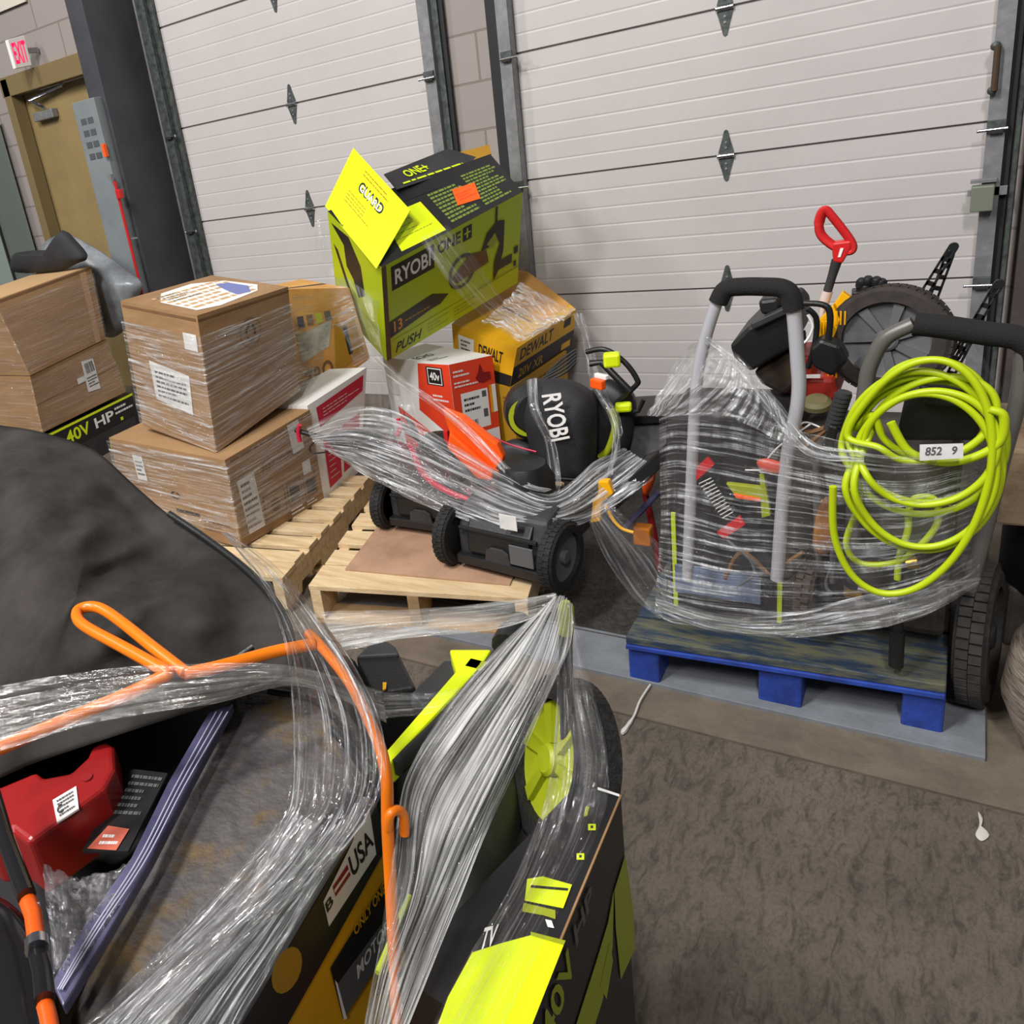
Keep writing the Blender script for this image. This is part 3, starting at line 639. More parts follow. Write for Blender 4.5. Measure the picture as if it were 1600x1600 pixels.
def artB1(g, C):
    F = C.face('R'); recycle(F, g, .52, .74, .075); F.ring(g, M_crdd, .52, .74, .12, .12, .9)
    F.rect(g, M_crdd, 0, .955, 1, .97); F = C.face('L'); F.rect(g, M_crdd, .02, .955, .98, .975)
    F = C.face('T'); F.poly(g, M_white, [(.10, .12), (.30, .06), (.78, .14), (.93, .30), (.90, .70), (.68, .90), (.32, .86), (.12, .6)]).lines(g, M_crdl, .14, .15, .88, .8, 6, 7, .5).lines(g, M_grey, .2, .5, .5, .8, 4, 8, .3).poly(g, mat('blue_print', (110, 120, 176), .5), [(.60, .2), (.72, .16), (.86, .34), (.86, .6), (.76, .66), (.66, .4)])
def partsB1(t, C):
    sticker(t, C.face('L', .003), M_paper, [[(.30, .28), (.78, .24), (.80, .54), (.28, .58)]], 'shipping_label', lambda g, F: F.lines(g, M_grey, .34, .3, .74, .52, 6))
    sticker(t, C.face('L', .003), M_paper, [[(.80, .74), (.96, .74), (.96, .86), (.80, .86)]], 'small_label')
box_thing('cardboard_box', 'tall brown carton with a recycling mark, wrapped in film atop the wide one', 'box', C_B1, M_crd, artB1, parts=partsB1)
# red and white panel carton behind
C_RW = Carton((-1.860, -1.46, .142), 93, (.31, .42, .36), {(0, 0, 0): (507, 783), (1, 0, 0): (563, 735), (0, 0, 1): (480, 634), (1, 0, 1): (573, 574)})
def artRW(g, C):
    F = C.face('R'); cr = mat('crimson_print', (196, 24, 56), .5); F.poly(g, cr, [(.14, .72), (.94, .80), (.94, .95), (.12, .93)]).poly(g, cr, [(.17, .08), (.48, .10), (.48, .60), (.16, .60)]).poly(g, cr, [(.54, .12), (.9, .14), (.9, .6), (.54, .6)]).lines(g, M_paper, .22, .8, .86, .9, 3, 9, .25).lines(g, M_paper, .6, .2, .85, .5, 6, 4, .15)
    F.lines(g, M_paper, .22, .15, .43, .5, 6, 2, .15)
box_thing('product_carton', 'white carton with crimson printed panels at the back of the left pallet', 'box', C_RW, M_white, artRW)
# orange kraft carton above
C_YB = Carton((-2.02, -1.22, .52), 86, (.30, .46, .44), {(0, 0, 1): (440, 452), (1, 0, 1): (546, 450), (0, 0, 0): (470, 640), (1, 0, 0): (578, 560), (1, 1, 1): (470, 436)})
def artYB(g, C):
    F = C.face('R'); F.poly(g, M_kraft, [(.1, .7), (.96, .7), (.96, .97), (.1, .97)]).poly(g, mat('grey_photo_print', (150, 150, 140), .5, n=20, rgb2=(200, 196, 186)), [(.12, .36), (.5, .4), (.62, .66), (.1, .6)])
    for k in range(4): F.rect(g, (M_purple, M_crdd, M_lime, M_grey)[k], .14 + k * .13, .66, .23 + k * .13, .76)
    F.poly(g, M_olive, [(.52, .1), (.94, .12), (.94, .6), (.64, .62)]).text(g, M_crdd, 'Ryobi'.upper()[:0] + 'ZRO', .1, .10, .5, .28).rect(g, M_ink, .74, .2, .8, .55)
    F = C.face('T'); F.rect(g, M_ink, .0, .42, .98, .50)
box_thing('product_carton', 'orange kraft carton with printed pictures behind the recycling-marked carton', 'box', C_YB, M_kraft, artYB)
# stretch film round the left stack
def wrap_rails(C, zs, out=.012, ext=1.0):
    rails = []
    for k, z in enumerate(zs):
        L_ = C.c[0, 1, 0].lerp(C.c[0, 1, 1], z); N_ = C.c[0, 0, 0].lerp(C.c[0, 0, 1], z); R_ = C.c[1, 0, 0].lerp(C.c[1, 0, 1], z); nl = C.face('L').n * out; nr = C.face('R').n * out
        rails.append([L_ + nl, L_.lerp(N_, .5) + nl * 1.2, L_.lerp(N_, .93) + nl, N_ + (nl + nr) * .9, N_.lerp(R_, .07) + nr, N_.lerp(R_, .5) + nr * 1.2, R_ + nr])
    return rails
r1 = wrap_rails(C_B1, (.02, .2, .4, .6, .8)) ; r1.append([a + Vector((0, 0, .0)) for a in wrap_rails(C_B1, (.86,))[0]])
film('stretch_film', r1, F_far, 'clear stretch film wound round the recycling-marked carton', nu=60, nv=40, amp=.005, freq=26, seed=1)
r2 = wrap_rails(C_B2, (.12, .35, .6, .85, .99), .014)
film('stretch_film', r2, F_far, 'clear stretch film wound round the wide carton on the left pallet', nu=60, nv=36, amp=.005, freq=22, seed=2)
r3 = wrap_rails(C_A1, (.05, .3, .6, .9), .012); film('stretch_film', r3, F_thin, 'thin stretch film round the top far left carton', nu=40, nv=24, amp=.004, freq=14, seed=3)
r4 = wrap_rails(C_A2, (.05, .4, .95), .012); film('stretch_film', r4, F_thin, 'thin stretch film round the labelled far left carton', nu=40, nv=20, amp=.004, freq=14, seed=4)
film('stretch_film', [[C_B1.c[1, 0, .0 if 0 else 0] + Vector((.01, 0, 0)), Q(520, 590, y=-1.05), Q(575, 560, y=-1.0)], [C_B1.c[1, 0, 1].lerp(C_B1.c[1, 0, 0], .5) + Vector((.01, 0, 0)), Q(515, 520, y=-1.1), Q(560, 500, y=-1.0)], [C_B1.c[1, 0, 1] + Vector((.01, 0, -.03)), Q(500, 455, y=-1.15), Q(540, 440, y=-1.05)]], F_far, 'hazy stretch film across the orange kraft carton', nu=30, nv=24, amp=.006, seed=6)
# ================================================================== centre boxes
C_W = Carton((-1.64, -.90, .02), 68.5, (.236, .415, .447), {(0, 0, 1): (701, 570), (1, 0, 1): (769, 555), (0, 1, 1): (598, 558)})
def artW(g, C):
    F = C.face('R'); F.rect(g, M_ored, 0, 0, 1, 1).rect(g, M_white, .18, .32, .80, .70).lines(g, M_ink, .24, .5, .6, .66, 3).barcode(g, M_ink, .26, .36, .52, .42, 10).rect(g, M_grey, .66, .62, .76, .68).rect(g, M_grey, .66, .42, .76, .5).rect(g, M_yel, .84, .44, .90, .72).rect(g, M_white, .9, .44, .99, .72).lines(g, M_white, .06, .86, .42, .94, 2).lines(g, M_white, .06, .76, .6, .83, 2).rect(g, M_white, .4, .1, .98, .28).lines(g, M_grey, .44, .13, .9, .25, 2)
    F.poly(g, M_dred, [(.55, .82), (.62, .86), (.68, .95), (.74, .86), (.9, .85), (.9, .78), (.7, .76), (.6, .78)]).rect(g, M_ink, .02, .34, .14, .48)
    F = C.face('L'); F.poly(g, M_ored, [(.48, .50), (1, .24), (1, 1), (.55, .98)]).rect(g, M_ink, .66, .78, .9, .96); F.rect(g, M_white, .68, .79, .88, .95); F.rect(g, M_ink, .69, .80, .87, .94).text(g, M_white, '40v', .71, .83, .85, .91).lines(g, M_white, .72, .62, .94, .7, 2).poly(g, M_ored, [(.14, .5), (.6, .30), (1, .0), (.2, .0)]).poly(g, M_ink, [(.2, .42), (.3, .40), (.44, .22), (.4, .16), (.28, .28)]).rect(g, M_white, .5, .05, .9, .28).lines(g, M_grey, .55, .08, .85, .25, 3)
    F = C.face('T'); F.text(g, M_ink, 'ECHO', .1, .5, .5, .62).lines(g, M_grey, .1, .3, .5, .4, 2)
def partsW(t, C): sticker(t, C.face('L', .003), M_paper, [[(.08, .62), (.2, .62), (.2, .74), (.08, .74)]], 'small_label')
box_thing('product_carton', 'white and orange-red carton with a label under the tilted lime box', 'box', C_W, M_white, artW, parts=partsW)
C_Y0 = Carton((-1.457, -.655, .02), 74, (.30, .17, .285), {(0, 0, 1): (797, 606), (1, 0, 1): (885, 548)})
def artY0(g, C): F = C.face('L'); F.lines(g, M_crdd, .72, .6, .85, .85, 4); F = C.face('R'); F.lines(g, M_crdd, .1, .7, .8, .9, 3)
box_thing('product_carton', 'tall mustard carton standing on edge below the black-banded yellow carton', 'box', C_Y0, M_olive, artY0)
C_Y = Carton((-1.46, -.65, .31), 70, (.42, .35, .20), {(0, 0, 1): (808, 544), (0, 0, 0): (797, 604), (1, 0, 1): (900, 483), (0, 1, 1): (706, 506), (1, 1, 1): (816, 418), (1, 0, 0): (893, 545)})
def artY(g, C):
    F = C.face('R'); F.rect(g, M_yel, 0, .5, 1, 1).rect(g, M_ink, 0, 0, 1, .5).text(g, M_ink, 'DEWALT', .08, .60, .62, .90).rect(g, M_ink, .8, .7, .92, .9).text(g, M_olive, '20V XR', .1, .12, .5, .36)
    F.rect(g, M_yel, .8, .14, .95, .3)
    F = C.face('L'); F.rect(g, M_ink, 0, 0, 1, .28).rect(g, M_white, .1, .40, .36, .82).lines(g, M_ink, .14, .5, .3, .76, 3).text(g, M_ink, 'DEWALT', .44, .5, .82, .78)
    F = C.face('T'); F.poly(g, M_kraft, [(.55, .1), (1, .1), (1, 1), (.35, 1)]).rect(g, M_crdd, .45, .2, .47, .7)
box_thing('product_carton', 'yellow carton with a black band, film over its top, right of the lime box', 'box', C_Y, M_yel, artY)
C_G = Carton((-1.901, -.92, .539), 61.3, (.708, .317, .484), {(0, 0, 1): (596, 418), (0, 0, 0): (605, 564), (1, 0, 1): (816, 300), (1, 0, 0): (808, 441), (1, 1, 1): (766, 241), (0, 1, 0): (528, 478), (0, 1, 1): (512, 330), (1, 1, 0): (760, 400)}, rx=32.1, ry=-11.5)
M_limes = mat('lime_side', (176, 196, 24), .42)
def artG(g, C):
    F = C.face('R'); F.rect(g, M_limes, 0, 0, 1, 1).rect(g, mat('brown_edge', (96, 70, 50), .6), 0, 0, .03, 1)
    F.rect(g, M_ink, .06, .72, .36, .96); F.text(g, M_white, 'RYOBI', .085, .765, .335, .915); F.text(g, M_ink, 'ONE', .385, .83, .55, .95); F.rect(g, M_ink, .565, .82, .63, .96); F.rect(g, M_limes, .592, .84, .603, .94); F.rect(g, M_limes, .575, .885, .62, .90)
    F.poly(g, M_ink, [(.03, .24), (.03, .42), (.34, .46), (.46, .36), (.40, .30), (.33, .30)]).text(g, mat('orange_digits', (220, 150, 40), .5), '13', .06, .28, .12, .40).lines(g, M_olive, .14, .32, .32, .36, 1)
    F.rect(g, M_lime, .03, .0, 1, .2).text(g, M_ink, 'PUSH', .06, .04, .24, .15, shear=.02).lines(g, M_limed, .3, .05, .46, .17, 3).lines(g, M_limed, .5, .05, .66, .17, 3)
    F.ring(g, M_black, .56, .52, .10, .18, .8).poly(g, M_crdd, [(.48, .5), (.62, .66), (.74, .6), (.76, .46), (.52, .42)])
    F.poly(g, M_black, [(.70, .62), (.74, .78), (.80, .84), (.80, 1.0), (.815, 1.0), (.815, .85), (.87, .82), (.87, .5), (.84, .3), (.80, .2), (.80, .42), (.84, .6), (.79, .76), (.76, .62)]).poly(g, M_limed, [(.74, .66), (.8, .74), (.82, .66), (.78, .6)])
    F.rect(g, M_black, .72, .98, .74, .8) if False else None
    F.rect(g, M_dgrey, .84, .30, .94, .40).rect(g, M_ink, .955, .38, .985, .46).rect(g, M_ink, .955, .24, .975, .30).rect(g, M_limed, .66, .215, 1, .222)
    F = C.face('L'); F.rect(g, M_limes, 0, 0, 1, 1).poly(g, M_black, [(.05, .92), (.4, .96), (.6, .78), (.64, .5), (.5, .40), (.42, .55), (.3, .62), (.28, .82)]).poly(g, M_black, [(.06, .72), (.14, .7), (.4, .3), (.3, .34)]).lines(g, M_limed, .2, .08, .9, .3, 4)
    F.rect(g, M_lime, 0, 0, 1, .22)
    F = C.face('T'); F.rect(g, M_ink, 0, 0, 1, 1).poly(g, M_limeb, [(.16, .06), (.46, .04), (.46, .62), (.22, .62)]).lines(g, mat('olive_print', (110, 130, 50), .5), .52, .08, .72, .7, 9, 3, .55).lines(g, mat('olive_print', (110, 130, 50), .5), .76, .08, .97, .8, 11, 5, .55).lines(g, M_limeb, .03, .15, .12, .6, 4, 6, .4).lines(g, M_limed, .2, .2, .42, .5, 4, 2, .15)
    F.poly(g, M_black, [(.0, .72), (.60, .72), (.60, .96), (.1, .99)])
def partsG(t, C):
    sticker(t, C.face('T', .003), M_orange, [[(.62, .30), (.76, .24), (.80, .56), (.66, .60)]], 'price_sticker', lambda g, F: F.lines(g, M_ored, .65, .34, .76, .5, 3), 'orange sticker')
    # left flap standing up, lime, and dark rear flap
    def slab(name, qs, m, art=None, label=None, th=.004):
        n = (qs[1] - qs[0]).cross(qs[3] - qs[0]).normalized(); g = MB().use(m); g.hexa([q - n * th for q in qs] + qs); f = Face(*qs, .001)
        if art: art(g, f)
        o = g.build(name, None, t); 
        if label: o['label'] = label
    c = C.c; d0 = depth(c[0, 0, 1]); d1_ = depth(c[0, 1, 1])
    qs = [Q(508, 322, d=d1_ + .02), Q(588, 420, d=d0 - .01), Q(641, 328, d=d0 + .05), Q(552, 231, d=d1_ + .10)]
    slab('flap', qs, M_limeb, lambda g, F: (F.text(g, M_ink, 'GUARD', .30, .58, .72, .74), F.text(g, M_white, 'GUARD', .32, .60, .70, .70), F.lines(g, M_olive, .28, .8, .72, .92, 2, 4, .3), F.lines(g, M_olive, .2, .3, .7, .5, 4, 5, .25)), 'bright lime flap standing open')
    e0, e1_ = depth(c[0, 1, 1]) + .02, depth(c[1, 1, 1]) + .03
    qs = [Q(620, 296, d=e0), Q(760, 250, d=e1_), Q(700, 232, d=e1_ + .05), Q(600, 272, d=e0 + .04)]
    slab('flap', qs, M_dgrey, lambda g, F: (F.text(g, M_limeb, 'ONE+', .2, .4, .5, .8), F.lines(g, M_limeb, .1, .1, .8, .3, 1, 3, .4)), 'dark rear flap')
    qs = [Q(704, 262, d=e1_ - .03), Q(768, 240, d=e1_ + .02), Q(764, 226, d=e1_ + .08), Q(716, 238, d=e1_ + .06)]
    slab('flap', qs, M_olive, None, 'far end flap')
box_thing('product_carton', 'open lime and black mower carton tilted on top of the middle pile', 'box', C_G, M_limes, artG, parts=partsG)
# ================================================================== middle pile: mowers, handles, bag
def wheel(name, parent, c, axis, r, w_, hub=M_grey, tyre=M_blackr, spokes=0, lugs=28, cap=.5, tread=.006):
    c = Vector(c); ax = Vector(axis).normalized(); g = MB().use(tyre); h = w_ / 2
    g.lathe(c, ax, [(r * .72, -h), (r * .93, -h), (r, -h * .7), (r, h * .7), (r * .93, h), (r * .72, h), (r * .72, -h)], 40)
    u = ax.orthogonal().normalized(); v = ax.cross(u)
    for k in range(lugs):
        a = 2 * math.pi * k / lugs; d = u * math.cos(a) + v * math.sin(a); t_ = ax.cross(d)
        M = Matrix((t_, ax, d)).transposed()
        for s_ in (-1, 1): g.box(c + d * (r + tread * .3) + ax * s_ * h * .38 + t_ * s_ * .004, (r * .12, w_ * .36, tread * 2), M=M)
    wo = g.build('wheel' if name == 'w' else 'tyre', None, parent, smooth=35)
    g = MB().use(hub); g.lathe(c, ax, [(0, -h * .6), (r * .74, -h * .6), (r * .74, h * .5), (r * .68, h * .35), (r * .2, h * .3), (r * .2, h * .8), (r * .16, h * .95), (0, h * .95)], 36)
    for k in range(spokes):
        a = 2 * math.pi * k / spokes; d = u * math.cos(a) + v * math.sin(a); t_ = ax.cross(d)
        g.hexa([c + ax * h * .3 + d * r * .2 - t_ * r * .05, c + ax * h * .3 + d * r * .68 - t_ * r * .02, c + ax * h * .3 + d * r * .68 + t_ * r * .16, c + ax * h * .3 + d * r * .2 + t_ * r * .06] + [p + ax * h * .35 for p in (c + ax * h * .3 + d * r * .2 - t_ * r * .05, c + ax * h * .3 + d * r * .68 - t_ * r * .02, c + ax * h * .3 + d * r * .68 + t_ * r * .16, c + ax * h * .3 + d * r * .2 + t_ * r * .06)])
    g.build('hub', None, wo, smooth=35)
# mower A: rear housing between two wheels, resting on the middle pallet
def mower_rear(label, c, yaw, w_, d_, h_, z0, wr, wheels=(1, 1), plate=False, hubm=M_dgrey):
    t = thing('lawn_mower', (c[0], c[1], z0), label, 'lawn mower', rz=math.radians(yaw)); R = Matrix.Rotation(math.radians(yaw), 3, 'Z'); o = Vector((c[0], c[1], z0))
    L = lambda x, y, z: o + R @ Vector((x, y, z))
    g = MB().use(M_dgrey); hw = w_ / 2
    pr = [(0, .03), (0, h_ * .55), (.03, h_ * .9), (d_ * .35, h_), (d_, h_ * .8), (d_, .06)]
    g.prism([L(-hw, y, z) for y, z in pr], R @ Vector((w_, 0, 0))); g.build('housing', None, t, bevel=.012)
    g = MB().use(M_black); g.prism([L(-hw * .72, y, z) for y, z in ((-.014, .06), (-.014, h_ * .62), (.02, h_ * .84), (.05, h_ * .7), (.05, .06))], R @ Vector((w_ * .72, 0, 0))); g.build('rear_flap', None, t, bevel=.006)
    g = MB().use(M_dgrey); g.prism([L(-.045, -.014, h_ * .18), L(-.038, -.014, h_ * .40), L(-.02, -.014, h_ * .46), L(.02, -.014, h_ * .46), L(.038, -.014, h_ * .40), L(.045, -.014, h_ * .18)], R @ Vector((0, -.008, 0))); g.build('latch', None, t, bevel=.003)
    g = MB().use(M_black); g.box(L(0, -.01, .035), (w_ * .98, .03, .03), M=R); g.box(L(0, -.012, h_ * .66), (w_ * .9, .012, .012), M=R); g.build('bar', None, t, bevel=.004)
    g = MB().use(M_black); g.lathe(L(0, d_ * .55, h_ * .92), (0, 0, 1), [(w_ * .3, 0), (w_ * .3, .05), (w_ * .22, .1), (0, .11)], 24); g.build('motor_cover', None, t, smooth=35)
    for sx, on in zip((-1, 1), wheels):
        if on: wheel('w', t, L(sx * (hw + .03), .03, wr - .01), R @ Vector((sx, 0, 0)), wr, .045, hub=hubm, lugs=36, tread=.002)
    if plate:
        g = MB().use(M_grey); g.box(L(hw * .55, -.018, h_ * .42), (w_ * .26, .006, h_ * .3), M=R); g.build('grey_plate', None, t, bevel=.002)
        g = MB().use(M_paper); g.box(L(hw * .34, -.02, h_ * .92), (.055, .003, .045), M=R); g.build('white_tag', None, t)
    return t
mower_rear('black mower housing standing on the card sheet, left of the other mower', (-1.36, -1.66, 0), 0, .25, .28, .20, .15, .088, (1, 0))
mower_rear('black mower housing with grey plates and a big grey-capped wheel at the pallet edge', (-1.01, -1.835, 0), -8, .29, .30, .21, .148, .10, (1, 1), True, M_grey)
# upright mower carcass holding the grass bag
t = thing('grass_bag', Q(880, 745, y=-1.30), 'black fabric grass bag with big white lettering in the middle pile', 'bag')
sil = QL([(822, 640), (838, 600), (862, 592), (905, 606), (930, 640), (928, 735), (912, 752), (850, 744), (834, 700)], y=-1.36)
g = MB().use(M_clothd); pillow(g, sil, .09, .12, seg=54, power=.35, seed=5, wob=.012); g.build('fabric_body', None, t, smooth='all')
a0, a1, a2, a3 = [Q(u, v, y=-1.46) for u, v in ((862, 692), (846, 616), (876, 612), (891, 686))]
g = MB(); F = Face(a0, a3, a2, a1, .0); F.text(g, M_white, 'RYOBI', -.02, .02, 1.0, .98, rot=-90); g.build('lettering', None, t)
g = MB().use(M_black); g.tube(QL([(838, 745), (925, 752), (930, 735)], y=-1.44), .006); g.build('rim', None, t, smooth=True)
t = thing('lawn_mower', Q(900, 700, y=-1.1), 'black and lime mower with folded tube handle behind the grass bag', 'lawn mower')
g = MB().use(M_black); g.lathe(Q(838, 642, y=-1.2), (.5, -1, .2), [(0, .06), (.07, .06), (.105, .02), (.11, -.05), (.08, -.1)], 32); g.build('motor_cover', None, t, smooth=35)
g = MB().use(M_limed); g.lathe(Q(826, 650, y=-1.24), (.5, -1, .2), [(.068, 0), (.068, .022), (.052, .022), (.052, 0)], 28); g.build('lime_ring', None, t, smooth=35)
g = MB().use(M_dgrey); pillow(g, QL([(930, 600), (960, 596), (990, 625), (985, 690), (960, 730), (930, 735), (910, 680)], y=-1.22), .05, .12, seg=40, power=.5); g.build('body', None, t, smooth='all')
g = MB().use(M_dgrey); pillow(g, QL([(790, 690), (830, 700), (835, 745), (800, 752), (760, 720)], y=-1.26), .03, .1, seg=30); g.build('lower_body', None, t, smooth='all')
g = MB().use(M_limed); g.tube(catmull(QL([(955, 640), (962, 665), (952, 700), (938, 715)], y=-1.32), 14), .012); g.build('lime_trim', None, t, smooth=True)
g = MB().use(M_black); g.tube(catmull(QL([(916, 550), (945, 546), (975, 565), (995, 592), (992, 604), (955, 636)], y=-1.25), 26), .0085); g.build('handle_tube', None, t, smooth=True)
g = MB().use(M_black); g.tube(QL([(922, 568), (940, 566), (985, 612)], y=-1.28), .011); g.build('handle_bar', None, t, smooth=True)
g = MB().use(M_limeb); g.box(Q(956, 562, y=-1.27), (.05, .04, .045), rz=.3); g.build('lime_clamp', None, t, bevel=.008)
g = MB().use(M_limeb); g.box(Q(974, 636, y=-1.27), (.05, .03, .03), rz=.3); g.build('lime_clamp', None, t, bevel=.008)
g = MB().use(M_orange); g.box(Q(934, 600, y=-1.34), (.05, .02, .03), rz=-.5); g.build('safety_key', None, t, bevel=.004)
g = MB().use(M_white); g.box(Q(940, 588, y=-1.33), (.05, .015, .015), rz=-.5); g.build('key_label', None, t, bevel=.003)
g = MB().use(M_black); g.tube(QL([(955, 648), (998, 642), (1006, 624)], y=-1.26), .007); g.build('lever', None, t, smooth=True)
g = MB().use(M_dgrey)
for k in range(5):
    a = QL([(842 + k * 4, 600 - k * 5), (880, 584 - k * 6), (900, 566 - k * 5)], y=-1.2 + k * .01); g.tube(catmull(a, 8), .004)
g.build('cable_bundle', None, t, smooth=True)
# grey bin with black rim, behind
t = thing('storage_bin', Q(1000, 700, y=-1.0), 'dark grey bin with a flat black rim between the middle and right piles', 'bin')
g = MB().use(mat('bin_grey', (84, 83, 84), .6, n=60, rgb2=(98, 97, 98))); g.prism(QL([(962, 664), (1046, 662), (1042, 700), (1010, 712), (985, 745), (950, 730)], y=-1.18), (0, .16, 0)); g.build('body', None, t, bevel=.004)
g = MB().use(M_black); g.prism(QL([(958, 652), (1050, 648), (1050, 661), (958, 664)], y=-1.2), (0, .2, 0)); g.build('rim', None, t, bevel=.003)
# snow shovel / scraper blade with yellow handle
t = thing('pruning_tool', Q(980, 750, y=-1.5), 'black lever arm with a yellow hand grip leaning between the piles', 'tool')
g = MB().use(M_black); g.prism(QL([(940, 786), (1030, 706), (1040, 694), (1036, 726), (1028, 736), (962, 798)], y=-1.62), (.0, .03, 0)); g.build('arm', None, t, bevel=.003)
g = MB().use(M_yelp); g.prism(QL([(934, 752), (950, 752), (958, 772), (940, 786), (938, 815), (922, 818), (926, 782), (934, 772)], y=-1.66), (0, .025, 0)); g.build('yellow_grip', None, t, bevel=.004)
g = MB().use(M_yelp); g.tube(catmull(QL([(946, 790), (958, 812), (972, 826), (990, 832)], y=-1.67), 12), .005); g.build('yellow_strap', None, t, smooth=True)
t = thing('orange_tool_handle', Q(1010, 750, y=-1.4), 'orange plastic handle poking out beside the wrapped right pile', 'tool')
g = MB().use(M_orange); pillow(g, QL([(1002, 735), (1012, 727), (1024, 731), (1023, 752), (1012, 774), (1004, 768)], y=-1.5), .015, .02, seg=24); g.build('grip', None, t, smooth='all')
g = MB().use(M_dred); g.tube(QL([(1008, 770), (1015, 800), (1022, 835), (1030, 890)], y=-1.48), .01); g.build('shaft', None, t, smooth=True)
tag(MB().use(M_purple).tube(QL([(976, 826), (1030, 768)], y=-1.58), .009).build('plastic_tube', smooth=True), 'slate-blue plastic tube sloping beside the yellow grip', 'tube')
tag(MB().use(mat('amber_plastic', (190, 110, 20), .5)).box(Q(1005, 835, y=-1.55), (.05, .04, .06)).build('tool_battery', bevel=.006), 'amber block low in the film between the two piles', 'block')
# folded crimson and black mower handles bound in film
t = thing('folded_mower', Q(560, 700, y=-1.6), 'folded black mower handle with crimson levers, far left end poking out of the film', 'handle')
g = MB().use(M_black); g.tube(catmull(QL([(462, 672), (505, 684), (560, 694), (640, 740), (740, 800)], y=-1.68), 30), .009); g.build('tube', None, t, smooth=True)
g = MB().use(M_pink); g.tube(catmull(QL([(468, 664), (466, 676), (469, 690)], y=-1.69), 6), .008); g.build('lever', None, t, smooth=True)
g = MB().use(M_black); g.tube(catmull(QL([(492, 690), (484, 700), (490, 708), (512, 706)], y=-1.68), 10), .003); g.build('cable', None, t, smooth=True)
t = thing('folded_mower', Q(660, 700, y=-1.6), 'folded black mower handle with crimson levers lying across the orange carton', 'handle')
g = MB().use(M_black); g.tube(catmull(QL([(622, 660), (660, 690), (720, 735), (800, 790)], y=-1.66), 24), .010); g.build('tube', None, t, smooth=True)
g = MB().use(M_pink); g.tube(QL([(622, 654), (626, 668), (621, 680)], y=-1.68), .008); g.build('lever', None, t, smooth=True)
g = MB().use(M_pink); g.tube(catmull(QL([(640, 692), (662, 740), (700, 768), (760, 790), (805, 800), (822, 790), (818, 778)], y=-1.70), 36), .010); g.build('bail_lever', None, t, smooth=True)
t = thing('folded_mower', Q(800, 740, y=-1.6), 'short grey mower handle end with a crimson clamp beside the grass bag', 'handle')
g = MB().use(M_grey); g.tube(QL([(778, 727), (800, 742), (812, 765)], y=-1.62), .011); g.build('tube', None, t, smooth=True)
g = MB().use(M_pink); g.tube(catmull(QL([(798, 724), (806, 730), (800, 752)], y=-1.64), 8), .009); g.build('clamp', None, t, smooth=True)
# shiny black hoods under the film
for lab, pts, m in (('glossy black mower hood at the left end of the middle film bundle', [(512, 690), (530, 672), (580, 676), (610, 700), (640, 745), (620, 770), (560, 730)], mat('gloss_black', (20, 18, 20), .12)),
                    ('crimson streaked mower deck in the centre of the film bundle', [(600, 690), (640, 700), (700, 740), (780, 790), (790, 820), (700, 800), (620, 760)], mat('deck_crimson', (56, 20, 28), .3, n=9, rgb2=(140, 34, 58), thr=(.5, .62))),
                    ('dark mower deck bound in film below the grass bag', [(800, 760), (850, 762), (900, 770), (925, 800), (900, 830), (840, 828), (790, 800)], M_dgrey)):
    g = MB().use(m); pillow(g, QL(pts, y=-1.60), .03, .07, seg=40, wob=.01, seed=8); tag(g.build('mower_hood', smooth='all'), lab, 'mower part')
# orange guide bars
t = thing('saw_guard', Q(740, 700, y=-1.5), 'orange tapered plastic guard sloping down in front of the cartons', 'guard')
g = MB().use(M_orange); g.prism(QL([(690, 640), (722, 652), (776, 694), (786, 716), (778, 742), (706, 690)], y=-1.56), (0, .03, 0)); g.build('upper_bar', None, t, bevel=.006)
g = MB().use(M_orange); g.prism(QL([(702, 676), (770, 736), (768, 752), (745, 748), (698, 700)], y=-1.58), (0, .02, 0)); g.build('lower_bar', None, t, bevel=.005)
tag(MB().use(M_pink).tube(catmull(QL([(744, 668), (790, 692), (838, 706)], y=-1.46), 12), .003).build('starter_cord', smooth=True), 'thin crimson cord running from the cartons to the grass bag', 'cord')
tag(MB().use(M_red).box(Q(700, 684, y=-1.52), (.015, .03, .06)).build('red_tab', bevel=.002), 'small red upright tab left of the orange guard', 'tab')
# film over the middle pile
d = lambda u, v, y: Q(u, v, y=y)
film('stretch_film', [[d(478, 668, -1.71), d(540, 640, -1.70), d(610, 640, -1.66), d(700, 690, -1.72), d(780, 735, -1.74), d(860, 772, -1.72), d(930, 720, -1.62), d(975, 700, -1.5)],
                      [d(490, 690, -1.74), d(560, 690, -1.76), d(640, 715, -1.76), d(720, 750, -1.78), d(800, 785, -1.79), d(870, 800, -1.77), d(940, 760, -1.66), d(1000, 715, -1.55)],
                      [d(508, 702, -1.74), d(570, 730, -1.77), d(650, 765, -1.78), d(730, 800, -1.81), d(800, 822, -1.83), d(870, 818, -1.80), d(935, 800, -1.7), d(1030, 735, -1.6)],
                      [d(520, 706, -1.72), d(590, 752, -1.75), d(650, 785, -1.77), d(730, 815, -1.80), d(800, 838, -1.82), d(860, 832, -1.81), d(925, 812, -1.72), d(1000, 760, -1.6)]],
     F_mid, 'crinkled stretch film skirt binding the crimson mower handles', nu=110, nv=60, amp=.010, freq=20, seed=11, along=2)
film('stretch_film', [[d(572, 560, -1.28), d(600, 585, -1.42), d(700, 655, -1.66), d(800, 750, -1.74), d(850, 770, -1.76)], [d(590, 556, -1.26), d(622, 585, -1.40), d(716, 650, -1.64), d(812, 745, -1.73), d(862, 765, -1.75)]], F_mid, 'taut white band of stretch film from the lime carton down to the mowers', nu=60, nv=14, amp=.004, freq=6, seed=12)
